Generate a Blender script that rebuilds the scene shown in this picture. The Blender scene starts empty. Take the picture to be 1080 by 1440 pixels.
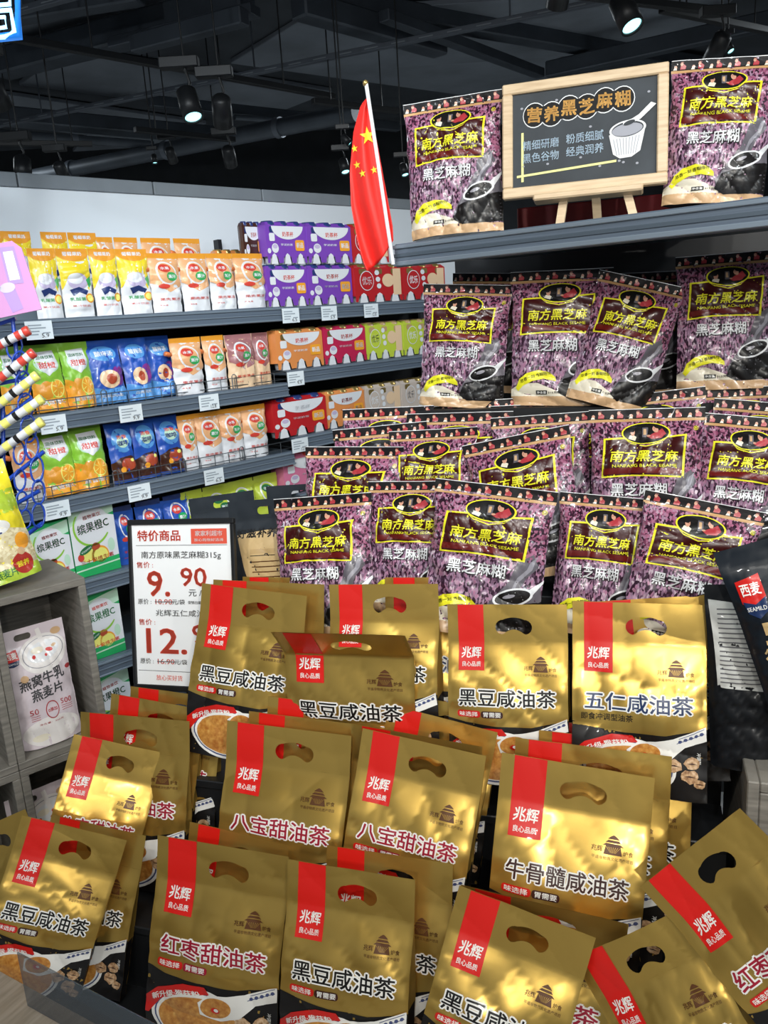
import bpy, math, random
import numpy as np
from mathutils import Matrix, Vector, geometry

# ------------------------------------------------------------------ camera, world, exposure
SC = bpy.context.scene
COL = SC.collection
FPX, PITCH, ROLL, CAMZ = 1150.0, math.radians(13.7), math.radians(3.7), 1.50
_U0 = np.array([0, math.sin(PITCH), math.cos(PITCH)]); CF = np.array([0, math.cos(PITCH), -math.sin(PITCH)])
CX = math.cos(ROLL)*np.array([1., 0, 0]) - math.sin(ROLL)*_U0
CY = math.sin(ROLL)*np.array([1., 0, 0]) + math.cos(ROLL)*_U0
CP = np.array([0, 0, CAMZ])
cam = bpy.data.cameras.new('camera'); camo = bpy.data.objects.new('camera', cam); COL.objects.link(camo)
camo.matrix_world = Matrix(((CX[0], CY[0], -CF[0], 0), (CX[1], CY[1], -CF[1], 0), (CX[2], CY[2], -CF[2], CAMZ), (0, 0, 0, 1)))
cam.sensor_fit = 'VERTICAL'; cam.sensor_height = 36; cam.lens = 36*FPX/1440; cam.clip_start = .02
SC.camera = camo
SC.view_settings.view_transform = 'Standard'; SC.view_settings.look = 'None'
SC.view_settings.exposure = 0.0; SC.view_settings.gamma = 1; SC.view_settings.use_curve_mapping = False
wd = bpy.data.worlds.new('world'); SC.world = wd; wd.use_nodes = True
wd.node_tree.nodes['Background'].inputs[0].default_value = (.70, .78, .88, 1)
wd.node_tree.nodes['Background'].inputs[1].default_value = .30

def unit(v): v = np.array(v, float); return v/np.linalg.norm(v)
def ray(px, py): return CX*(px-540)/FPX + CY*(720-py)/FPX + CF
def at(px, py, d): return CP + ray(px, py)*d
def atz(px, py, z): r = ray(px, py); return CP + r*((z-CAMZ)/r[2])
def onplane(px, py, p0, n): r = ray(px, py); return CP + r*(np.dot(p0-CP, n)/np.dot(r, n))
def azdir(a): a = math.radians(a); return np.array([math.sin(a), math.cos(a), 0.])

def area_light(name, loc, target, size, power, color, spread=180):
    l = bpy.data.lights.new(name, 'AREA'); l.shape = 'RECTANGLE'; l.size, l.size_y = size; l.energy = power; l.color = color; l.spread = math.radians(spread)
    o = bpy.data.objects.new(name, l); COL.objects.link(o)
    z = -unit(np.array(target)-np.array(loc)); o.matrix_world = Matrix.Translation(loc) @ Vector(z).to_track_quat('Z', 'Y').to_matrix().to_4x4()
    return o
def spot_light(name, loc, target, power, color, ang=50, rad=.05, blend=.6):
    l = bpy.data.lights.new(name, 'SPOT'); l.energy = power; l.color = color; l.spot_size = math.radians(ang); l.spot_blend = blend; l.shadow_soft_size = rad
    o = bpy.data.objects.new(name, l); COL.objects.link(o)
    z = -unit(np.array(target)-np.array(loc)); o.matrix_world = Matrix.Translation(loc) @ Vector(z).to_track_quat('Z', 'Y').to_matrix().to_4x4()
    return o
COOL, NEUT = (.86, .95, 1.), (1., .97, .9)
# track spots of the shop behind and above the photographer, then added fill lights
spot_light('spot_lamp', (1.25, .1, 2.65), at(720, 1000, 1.3), 42, NEUT, 75, .04)
spot_light('spot_lamp', (-.55, -.3, 2.7), at(560, 800, 1.5), 46, NEUT, 75, .04)
spot_light('spot_lamp', (.45, -.5, 2.7), at(760, 560, 1.7), 46, NEUT, 70, .04)
spot_light('spot_lamp', (1.6, .4, 2.7), at(900, 480, 1.7), 28, COOL, 60, .04)
spot_light('spot_lamp', (.35, .35, 2.75), at(850, 350, 1.8), 34, COOL, 75, .04)
for lx, ly, tx, ty, e in ((-1.5, .6, 90, 450, 60), (-.4, 1.2, 300, 470, 60), (.35, 2.0, 500, 450, 60), (-.9, .2, 150, 700, 55)):
    spot_light('spot_lamp', (lx, ly, 2.7), at(tx, ty, 3.0), e, COOL, 80, .06)
spot_light('spot_lamp', (1.0, -2.6, 2.45), at(840, 500, 1.9), 130, NEUT, 40, .04)  # extra unseen spot, added low to reach the bags under the high shelf
spot_light('spot_lamp', (-.5, -2.7, 2.45), at(720, 560, 1.8), 100, NEUT, 40, .04)  # second added spot for the same shaded bags
area_light('fill_light', (.2, -.9, 2.75), (.2, 1.5, .9), (1.6, .5), 16, NEUT)  # unseen area light added overhead as fill
for lx, ly in ((-4.5, 2.5), (-3.5, 6.5), (3.5, 4.5), (.5, 6.5), (3., -1.5)): area_light('fill_light', (lx, ly, 2.9), (lx, ly, 0), (1.2, 1.2), 48, COOL)  # unseen fill lights added across the room to lift floor bounce and ceiling

# ------------------------------------------------------------------ materials
MATS = {}
def mat(name, col, rough=.5, metal=0., coat=0., bump=0., bscale=60., emis=None, estr=1., alpha=1., var=0., vscale=8., trans=0., spec=.5, crough=.06):
    if name in MATS: return MATS[name]
    m = bpy.data.materials.new(name); m.use_nodes = True; nt = m.node_tree; b = nt.nodes['Principled BSDF']
    b.inputs['Base Color'].default_value = (*col, 1); b.inputs['Roughness'].default_value = rough; b.inputs['Metallic'].default_value = metal
    b.inputs['Coat Weight'].default_value = coat; b.inputs['Coat Roughness'].default_value = crough; b.inputs['Alpha'].default_value = alpha
    b.inputs['Transmission Weight'].default_value = trans; b.inputs['Specular IOR Level'].default_value = spec
    if emis: b.inputs['Emission Color'].default_value = (*emis, 1); b.inputs['Emission Strength'].default_value = estr
    tc = nt.nodes.new('ShaderNodeTexCoord')
    if bump:
        n = nt.nodes.new('ShaderNodeTexNoise'); n.inputs['Scale'].default_value = bscale; n.inputs['Detail'].default_value = 3
        bm_ = nt.nodes.new('ShaderNodeBump'); bm_.inputs['Strength'].default_value = bump; bm_.inputs['Distance'].default_value = .004
        nt.links.new(tc.outputs['Object'], n.inputs['Vector']); nt.links.new(n.outputs['Fac'], bm_.inputs['Height'])
        nt.links.new(bm_.outputs['Normal'], b.inputs['Normal'])
        if coat: nt.links.new(bm_.outputs['Normal'], b.inputs['Coat Normal'])
    if var:
        n = nt.nodes.new('ShaderNodeTexNoise'); n.inputs['Scale'].default_value = vscale; n.inputs['Detail'].default_value = 5
        r = nt.nodes.new('ShaderNodeMapRange'); r.inputs[1].default_value = .3; r.inputs[2].default_value = .7; r.inputs[3].default_value = 1-var; r.inputs[4].default_value = 1+var
        mx = nt.nodes.new('ShaderNodeVectorMath'); mx.operation = 'SCALE'; mx.inputs[0].default_value = col
        nt.links.new(tc.outputs['Object'], n.inputs['Vector']); nt.links.new(n.outputs['Fac'], r.inputs[0]); nt.links.new(r.outputs[0], mx.inputs['Scale'])
        nt.links.new(mx.outputs[0], b.inputs['Base Color'])
    MATS[name] = m; return m
def ramp_mat(name, kind, scale, stops, stretch=(1, 1, 1), rough=.3, coat=0., detail=4, metal=0., bump=0., dist=0.):
    """colour grain from noise or voronoi through a ramp, on the object's own surface coordinates"""
    m = bpy.data.materials.new(name); m.use_nodes = True; nt = m.node_tree; b = nt.nodes['Principled BSDF']
    b.inputs['Roughness'].default_value = rough; b.inputs['Coat Weight'].default_value = coat; b.inputs['Coat Roughness'].default_value = .06; b.inputs['Metallic'].default_value = metal
    tc = nt.nodes.new('ShaderNodeTexCoord'); mp = nt.nodes.new('ShaderNodeMapping'); mp.inputs['Scale'].default_value = stretch
    t = nt.nodes.new('ShaderNodeTexVoronoi' if kind == 'v' else 'ShaderNodeTexNoise'); t.inputs['Scale'].default_value = scale
    if kind != 'v': t.inputs['Detail'].default_value = detail; t.inputs['Distortion'].default_value = dist
    cr = nt.nodes.new('ShaderNodeValToRGB'); e = cr.color_ramp.elements
    while len(e) < len(stops): e.new(.5)
    for k, (p, c) in enumerate(stops): e[k].position = p; e[k].color = (*c, 1)
    nt.links.new(tc.outputs['UV' if stretch[2] == 0 else 'Object'], mp.inputs[0]); nt.links.new(mp.outputs[0], t.inputs['Vector'])
    nt.links.new(t.outputs['Color' if kind == 'v' else 'Fac'], cr.inputs[0]); nt.links.new(cr.outputs[0], b.inputs['Base Color'])
    n = nt.nodes.new('ShaderNodeTexNoise'); n.inputs['Scale'].default_value = 70
    if bump:
        bp = nt.nodes.new('ShaderNodeBump'); bp.inputs['Strength'].default_value = bump; bp.inputs['Distance'].default_value = .003
        nt.links.new(tc.outputs['Object'], n.inputs['Vector']); nt.links.new(n.outputs['Fac'], bp.inputs['Height']); nt.links.new(bp.outputs[0], b.inputs['Normal'])
        if coat: nt.links.new(bp.outputs[0], b.inputs['Coat Normal'])
    MATS[name] = m; return m
GL = dict(rough=.34, coat=.4, bump=.04, bscale=45)
mat('gold', (.66, .43, .10), .30, .82, .2, .03, 60, crough=.12, spec=.5)
mat('gold_back', (.52, .33, .075), .38, .75, 0, .03, 60)
mat('gold_dark', (.30, .20, .045), .4, .7, 0, .2, 30)
mat('p_red', (.64, .008, .004), .42, coat=.22); mat('p_red2', (.60, .012, .008), **GL)
mat('p_white', (.85, .84, .80), **GL); mat('p_black', (.008, .007, .007), .4, coat=.25, spec=.35)
mat('p_navy', (.012, .03, .10), **GL); mat('p_crimson', (.33, .008, .03), **GL); mat('p_brownk', (.045, .012, .008), **GL)
mat('p_brown', (.10, .035, .008), .4, .1); mat('p_soup', (.55, .22, .04), **GL); mat('p_bluep', (.06, .08, .2), **GL)
mat('p_yellow', (.86, .82, .03), **GL); mat('p_maroon', (.045, .004, .004), **GL); mat('p_maroon2', (.13, .008, .006), **GL)
mat('p_tan', (.55, .32, .14), **GL); mat('p_tan2', (.62, .40, .22), **GL); mat('p_skin', (.62, .32, .22), **GL); mat('p_cloth', (.42, .04, .05), **GL)
mat('seal_black', (.005, .004, .005), .5, coat=.05, spec=.2); mat('p_silver', (.74, .75, .77), **GL); mat('p_smoke', (.13, .12, .14), **GL); mat('p_smoke2', (.3, .29, .33), **GL); mat('p_cream', (.8, .74, .6), **GL)
ramp_mat('flowers', 'v', 300, [(0, (.010, .004, .010)), (.36, (.05, .018, .04)), (.44, (.19, .10, .17)), (.6, (.36, .23, .33)), (.78, (.40, .17, .28)), (.9, (.60, .48, .55))], (1, .5, 0), .3, .8, bump=.04)
ramp_mat('flowers_red', 'v', 280, [(0, (.010, .003, .008)), (.40, (.045, .012, .03)), (.47, (.26, .07, .14)), (.65, (.42, .15, .25)), (.8, (.34, .21, .30)), (.95, (.62, .40, .49))], (1, .8, 0), .3, .8, bump=.04)
ramp_mat('walnut', 'n', 160, [(.3, (.22, .10, .04)), (.5, (.5, .30, .15)), (.65, (.68, .48, .3))], (1, 1, 1), .5, .3)
ramp_mat('soup_grain', 'n', 120, [(.3, (.40, .13, .02)), (.6, (.60, .28, .06)), (.75, (.72, .42, .12))], (1, 1, 1), .3, .5)
ramp_mat('wood_light', 'n', 14, [(.3, (.56, .40, .24)), (.6, (.70, .54, .35)), (.8, (.62, .45, .28))], (1, 1, 9), .5)
ramp_mat('wood_grey', 'n', 11, [(.25, (.13, .12, .105)), (.5, (.21, .195, .17)), (.75, (.29, .27, .235))], (1, 1, 10), .6, bump=.2)
ramp_mat('wood_step', 'n', 12, [(.3, (.24, .20, .15)), (.7, (.36, .31, .25))], (9, 1, 1), .6)
ramp_mat('rail', 'n', 9, [(.3, (.085, .11, .15)), (.7, (.13, .165, .21))], (.2, .2, 40), .35, .3)
mat('steel_dark', (.10, .13, .165), .35, .3, .2); mat('steel_light', (.26, .32, .39), .3, .4)
mat('black_metal', (.012, .013, .015), .45, .2); mat('ceil_dark', (.04, .047, .057), .8, var=.3, vscale=3); mat('ceil_panel', (.16, .18, .21), .85, var=.25, vscale=2)
mat('duct', (.055, .066, .082), .5, .3, var=.2, vscale=5); mat('rod', (.10, .115, .14), .5, .3)
mat('wall_dark', (.009, .011, .014), .9, var=.2); mat('header_white', (.72, .77, .82), .6); mat('header_grey', (.20, .225, .25), .6, var=.08)
mat('floor', (.50, .50, .49), .35, var=.1); mat('paper', (.86, .87, .88), .6, var=.03); mat('tag_white', (.78, .84, .88), .5)
mat('ink', (.05, .05, .055), .6); mat('ink_grey', (.14, .14, .15), .6); mat('ink_red', (.72, .09, .05), .6); mat('ink_tagblue', (.35, .40, .45), .6)
mat('lens', (.8, 1, 1), .3, emis=(.35, .9, .95), estr=2.2); mat('lens_dim', (.2, .3, .3), .3, emis=(.4, .8, .9), estr=.6)
mat('neon', (.3, .6, 1), .4, emis=(.35, .72, 1.), estr=2.2); mat('neon_blue', (.02, .15, .5), .4, emis=(.01, .16, .6), estr=1.2)
mat('slate', (.035, .043, .052), .7, var=.25, vscale=14); mat('chalk', (.80, .82, .84), .8); mat('chalk_gold', (.80, .46, .13), .8); mat('chalk_blue', (.60, .74, .86), .8)
mat('chalk_grey', (.36, .37, .42), .8); mat('chalk_yellow', (.82, .80, .34), .8); mat('chalk_black', (.006, .006, .007), .8)
mat('flag_red', (.80, .022, .015), .6, bump=.1, bscale=20); mat('flag_star', (.92, .72, .04), .6); mat('pole_white', (.75, .76, .8), .35)
mat('blue_wire', (.012, .06, .42), .3, 0, .5); mat('wire', (.18, .2, .22), .35, .7); mat('brass', (.6, .42, .15), .3, .8)
mat('acrylic', (.10, .13, .16), .08, alpha=.5, spec=.6)

# ------------------------------------------------------------------ scene-graph helpers
def tag(o, label, cat, group=None):
    o['label'] = label; o['category'] = cat
    if group: o['group'] = group
    return o
def mtx(org, X, Y, Z, s=1.): 
    return Matrix([[X[i]*s, Y[i]*s, Z[i]*s, org[i]] for i in range(3)] + [[0, 0, 0, 1]])
def empty(name, M, label=None, cat=None, group=None):
    o = bpy.data.objects.new(name, None); COL.objects.link(o); o.empty_display_size = .05; o.matrix_world = M
    if label: tag(o, label, cat, group)
    return o
def obj(name, me, parent=None, M=None):
    o = bpy.data.objects.new(name, me); COL.objects.link(o)
    if parent is not None: o.parent = parent
    if M is not None:
        if parent is None: o.matrix_world = M
        else: o.matrix_local = M
    return o
def struct(o): o['kind'] = 'structure'; return o
def copy_tree(o, parent=None):
    c = o.copy(); COL.objects.link(c)
    if parent is not None: c.parent = parent
    for ch in [x for x in o.children]: copy_tree(ch, c)
    return c

class MB:
    """collects simple solids into one mesh"""
    def __init__(s): s.v = []; s.f = []; s.m = []; s.sm = []; s.mats = []
    def mi(s, m):
        if m not in s.mats: s.mats.append(m)
        return s.mats.index(m)
    def add(s, vs, fs, m, smooth=False):
        b = len(s.v); s.v += [tuple(map(float, v)) for v in vs]; k = s.mi(m)
        for f in fs: s.f.append(tuple(b+i for i in f)); s.m.append(k); s.sm.append(smooth)
    def box(s, a, b, m, bev=0.):
        x0, y0, z0 = a; x1, y1, z1 = b
        if not bev:
            s.add([(x, y, z) for x in (x0, x1) for y in (y0, y1) for z in (z0, z1)], [(0, 1, 3, 2), (4, 6, 7, 5), (0, 4, 5, 1), (2, 3, 7, 6), (0, 2, 6, 4), (1, 5, 7, 3)], m); return
        e = bev; V = []; idx = {}
        for i, x in enumerate((x0, x1)):
            for j, y in enumerate((y0, y1)):
                for k, z in enumerate((z0, z1)):
                    sx, sy, sz = (e, -e)[i], (e, -e)[j], (e, -e)[k]
                    idx[i, j, k] = len(V); V += [(x, y+sy, z+sz), (x+sx, y, z+sz), (x+sx, y+sy, z)]
        F = []
        for a_, (p, q) in ((0, (1, 2)), (1, (0, 2)), (2, (0, 1))):
            for sgn in (0, 1):
                c = []
                for u, w in ((0, 0), (1, 0), (1, 1), (0, 1)):
                    t = [0, 0, 0]; t[a_] = sgn; t[p] = u; t[q] = w; c.append(idx[tuple(t)]+a_)
                F.append(tuple(c))
            for u in (0, 1):
                for w in (0, 1):
                    t0 = [0, 0, 0]; t0[p] = u; t0[q] = w; t1 = list(t0); t1[a_] = 1
                    i0, i1 = idx[tuple(t0)], idx[tuple(t1)]; F.append((i0+p, i0+q, i1+q, i1+p))
        for k in idx.values(): F.append((k, k+1, k+2))
        s.add(V, F, m)
    def tube(s, pts, r, m, n=8, closed=False, cap=True):
        pts = [np.array(p, float) for p in pts]; N = len(pts); rs = r if hasattr(r, '__len__') else [r]*N; V = []; F = []
        for i, p in enumerate(pts):
            a = pts[(i-1) % N] if (closed or i) else p; b = pts[(i+1) % N] if (closed or i < N-1) else p
            t = unit(b-a); up = np.array([0, 0, 1.]) if abs(t[2]) < .9 else np.array([1., 0, 0]); u = unit(np.cross(up, t)); w = np.cross(t, u)
            V += [p+rs[i]*(u*math.cos(2*math.pi*k/n)+w*math.sin(2*math.pi*k/n)) for k in range(n)]
        for i in range(N if closed else N-1):
            j = (i+1) % N
            for k in range(n): F.append((i*n+k, i*n+(k+1) % n, j*n+(k+1) % n, j*n+k))
        s.add(V, F, m, True)
        if cap and not closed: s.add(V[:n][::-1], [tuple(range(n))], m); s.add(V[-n:], [tuple(range(n))], m)
    def lathe(s, prof, m, n=16, c=(0, 0, 0), M=None):
        V = [(c[0]+r*math.cos(2*math.pi*k/n), c[1]+r*math.sin(2*math.pi*k/n), c[2]+z) for r, z in prof for k in range(n)]
        if M is not None: V = [tuple(M @ Vector(v)) for v in V]
        F = [(i*n+k, i*n+(k+1) % n, (i+1)*n+(k+1) % n, (i+1)*n+k) for i in range(len(prof)-1) for k in range(n)]
        s.add(V, F, m, True)
    def prism(s, outline, y0, y1, m):
        """outline in x,z extruded along y"""
        n = len(outline); V = [(x, y0, z) for x, z in outline]+[(x, y1, z) for x, z in outline]
        s.add(V, [tuple(range(n)), tuple(range(2*n-1, n-1, -1))]+[(i, i+n, (i+1) % n+n, (i+1) % n) for i in range(n)], m)
    def mesh(s, name):
        me = bpy.data.meshes.new(name); me.from_pydata(s.v, [], s.f)
        for k in s.mats: me.materials.append(MATS[k])
        me.polygons.foreach_set('material_index', s.m); me.polygons.foreach_set('use_smooth', s.sm); me.update(); return me

# ------------------------------------------------------------------ flat print as fine geometry laid on the film
_TC = {}
def text_tris(s, off=0., shear=0.):
    k = (s, off, shear)
    if k in _TC: return _TC[k]
    c = bpy.data.curves.new('t', 'FONT'); c.body = s; c.resolution_u = 2; c.offset = off; c.shear = shear
    o = bpy.data.objects.new('t', c); COL.objects.link(o)
    me = o.evaluated_get(bpy.context.evaluated_depsgraph_get()).to_mesh(); me.calc_loop_triangles()
    v = np.zeros(len(me.vertices)*3); me.vertices.foreach_get('co', v); v = v.reshape(-1, 3)[:, :2]
    t = np.zeros(len(me.loop_triangles)*3, int); me.loop_triangles.foreach_get('vertices', t)
    r = v[t.reshape(-1, 3)]; bpy.data.objects.remove(o); bpy.data.curves.remove(c)
    _TC[k] = r; return r
def refine(t, h):
    out = []
    while len(t):
        e = np.stack([np.linalg.norm(t[:, (i+1) % 3]-t[:, i], axis=1) for i in range(3)], 1)
        k = e.argmax(1); big = e.max(1) > h; out.append(t[~big]); t = t[big]; k = k[big]
        if not len(t): break
        ix = np.arange(len(t)); a, b, c = t[ix, k], t[ix, (k+1) % 3], t[ix, (k+2) % 3]; m = (a+b)/2
        t = np.concatenate([np.stack([a, m, c], 1), np.stack([m, b, c], 1)])
    return np.concatenate(out) if out else t
def ell(cx, cz, rx, rz, n=28, a0=0, a1=360, rot=0):
    A = [math.radians(a0+(a1-a0)*i/(n if a1-a0 == 360 else n-1)) for i in range(n)]; c, s = math.cos(math.radians(rot)), math.sin(math.radians(rot))
    return [(cx+c*rx*math.cos(a)-s*rz*math.sin(a), cz+s*rx*math.cos(a)+c*rz*math.sin(a)) for a in A]
def rect(x0, z0, x1, z1): return [(x0, z0), (x1, z0), (x1, z1), (x0, z1)]
def rrect(x0, z0, x1, z1, r, n=4):
    P = []
    for cx, cz, a in ((x1-r, z1-r, 0), (x0+r, z1-r, 90), (x0+r, z0+r, 180), (x1-r, z0+r, 270)):
        P += [(cx+r*math.cos(math.radians(a+90*i/n)), cz+r*math.sin(math.radians(a+90*i/n))) for i in range(n+1)]
    return P
def tess(loops):
    flat = [p for l in loops for p in l]
    idx = geometry.tessellate_polygon([[Vector((x, z, 0)) for x, z in l] for l in loops])
    t = np.array([[flat[i] for i in f] for f in idx], float)
    if not len(t): return np.zeros((0, 3, 2))
    return t
class Art:
    def __init__(s, W, H): s.W, s.H = W, H; s.it = []
    def raw(s, part, m, layer, t, h=.008):
        if not len(t): return
        a = (t[:, 1, 0]-t[:, 0, 0])*(t[:, 2, 1]-t[:, 0, 1])-(t[:, 1, 1]-t[:, 0, 1])*(t[:, 2, 0]-t[:, 0, 0])
        t = t.copy(); f = a < 0; t[f] = t[f][:, ::-1]; t = t[np.abs(a) > 1e-12]
        s.it.append((part, m, layer, refine(t, h)))
    def poly(s, part, m, layer, *loops, h=.008): s.raw(part, m, layer, tess(loops), h)
    def frac(s, part, m, layer, *loops):
        """loops in fractions of width (from the left) and height (from the top)"""
        s.poly(part, m, layer, *[[((u-.5)*s.W, (1-v)*s.H) for u, v in l] for l in loops])
    def text(s, part, m, layer, txt, cx, cz, w, h, off=0., shear=0., rot=0., warp=None, lay=None, hr=.009):
        t0 = text_tris(txt, 0., shear); t = t0
        if off > 0:
            n = 8 if off > .06 else 4
            t = np.concatenate([t0+np.array([math.cos(2*math.pi*(k+.5)/n), math.sin(2*math.pi*(k+.5)/n)])*off*.62 for k in range(n)])
        lo, hi = t0.reshape(-1, 2).min(0), t0.reshape(-1, 2).max(0); q = (t-(lo+hi)/2)/(hi-lo)*np.array([w, h])
        if warp: q[..., 1] += warp*((q[..., 0]/w)**2)*4
        c, sn = math.cos(math.radians(rot)), math.sin(math.radians(rot))
        q = np.stack([cx+c*q[..., 0]-sn*q[..., 1], cz+sn*q[..., 0]+c*q[..., 1]], -1); s.raw(part, m, layer, q, hr)

def build_mesh(name, chunks):
    """chunks: (material, P(n,3,3), N(n,3,3), UV(n,3,2))"""
    P = np.concatenate([c[1] for c in chunks]).reshape(-1, 3); N = np.concatenate([c[2] for c in chunks]).reshape(-1, 3); UV = np.concatenate([c[3] for c in chunks]).reshape(-1, 2)
    names = []; mi = []
    for c in chunks:
        if c[0] not in names: names.append(c[0])
        mi += [names.index(c[0])]*len(c[1])
    me = bpy.data.meshes.new(name); n = len(P); nf = n//3
    me.vertices.add(n); me.vertices.foreach_set('co', P.ravel()); me.loops.add(n); me.loops.foreach_set('vertex_index', np.arange(n)); me.polygons.add(nf)
    me.polygons.foreach_set('loop_start', np.arange(nf)*3); me.polygons.foreach_set('loop_total', np.full(nf, 3))
    for k in names: me.materials.append(MATS[k])
    me.polygons.foreach_set('material_index', mi); me.polygons.foreach_set('use_smooth', [True]*nf)
    uv = me.uv_layers.new(name='UVMap'); uv.data.foreach_set('uv', UV.ravel().astype(np.float32)); me.update(calc_edges=True)
    l = np.linalg.norm(N, axis=1, keepdims=True); l[l < 1e-9] = 1; me.normals_split_custom_set_from_vertices((N/l).tolist())
    return me
def grid_tris(x0, x1, z0, z1, nx, nz):
    X = np.linspace(x0, x1, nx+1); Z = np.linspace(z0, z1, nz+1); t = []
    for i in range(nx):
        for j in range(nz):
            a, b, c, d = (X[i], Z[j]), (X[i+1], Z[j]), (X[i+1], Z[j+1]), (X[i], Z[j+1]); t += [(a, b, c), (a, c, d)]
    return np.array(t)
def sstep(t): t = np.clip(t, 0, 1); return t*t*(3-2*t)

class Film:
    """a filled film pouch: front and back sheets as smooth functions of the flat sheet coordinates"""
    def __init__(s, W, H, T, top, style='pillow', seed=0, amp=1., bend=0., curl=0., ramp=.1, slump=0., pinch=.05, lean=0., wl=1., ncr=3):
        s.W, s.H, s.T, s.top, s.style, s.bend, s.curl, s.ramp, s.slump, s.pinch = W, H, T, top, style, bend, curl, ramp, slump, pinch
        r = random.Random(seed); s.wv = []
        for i in range(9):
            lam = r.uniform(.036, .12)*wl; an = r.uniform(0, math.pi); s.wv.append((math.cos(an)*2*math.pi/lam, math.sin(an)*2*math.pi/lam, r.uniform(0, 6.28), amp*lam*.013*r.uniform(.5, 1.2), i % 3 == 0))
        s.cr = []
        for i in range(ncr):
            an = r.uniform(0, math.pi); s.cr.append((r.uniform(-.35, .35)*W, r.uniform(.25, .85)*H, math.cos(an), math.sin(an), r.uniform(.015, .05), r.choice((-1, 1))*r.uniform(.0006, .0015)*amp))
        s.ed = r.uniform(0, 6.28); s.amp = amp; s.lean = lean; s.seed = seed
    def P(s, x, z, side):
        W, H = s.W, s.H; u = np.clip(2*x/W, -1, 1); zb = H-s.top; f = sstep((zb-z)/s.ramp)**.7
        if s.style == 'pillow':
            th = s.T/2*f*np.clip(1-np.abs(u)**2.8, 0, 1)**.55; X = x*(1-s.pinch*f)
        else:
            th = s.T/2*f*(.8+.2*(1-u*u)); X = x*(1-s.pinch*f*(1-.4*f))
        w = 0*x
        for kx, kz, ph, A, ridge in s.wv:
            q = np.sin(kx*x+kz*z+ph+.6*np.sin(kz*.4*x-kx*.3*z)); w = w+A*((1-np.abs(q)**.8*2) if ridge else q)
        for x0, z0, ca, sa, ln, A in s.cr:
            dx, dz = x-x0, z-z0; d = dx*ca+dz*sa; t = -dx*sa+dz*ca; w = w+A*np.exp(-np.sqrt(d*d+1.5e-6)/.006)*np.exp(-(t/ln)**2)
        m = .3+.7*f
        w = w*m+s.amp*.0018*np.sin(z*150+s.ed+2*u)*np.abs(u)**5*f
        Y = side*th+w*(1 if s.style != 'gusset' else 1)+s.curl*(x*x-(W/2)**2/3)*4
        zt = np.clip(z-zb+.004, 0, None); Z = z-zt*(1-math.cos(s.bend)); Y = Y-zt*math.sin(s.bend)
        Y = Y+s.slump*((z/H)**2)*H
        return np.stack([X, Y, Z+0*x], -1)
    def PN(s, t, side, off=0.):
        x, z = t[..., 0], t[..., 1]; e = .0008; p = s.P(x, z, side); a = s.P(x+e, z, side)-s.P(x-e, z, side); b = s.P(x, z+e, side)-s.P(x, z-e, side)
        ue = np.abs(2*x/s.W) > .985
        n = np.cross(a, b)*(1 if side < 0 else -1)
        l = np.linalg.norm(n, axis=-1, keepdims=True); l[l < 1e-12] = 1; n = n/l
        n[ue] = np.array([0, side, 0])*.6+n[ue]*.4
        return p+n*off, n
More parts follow.
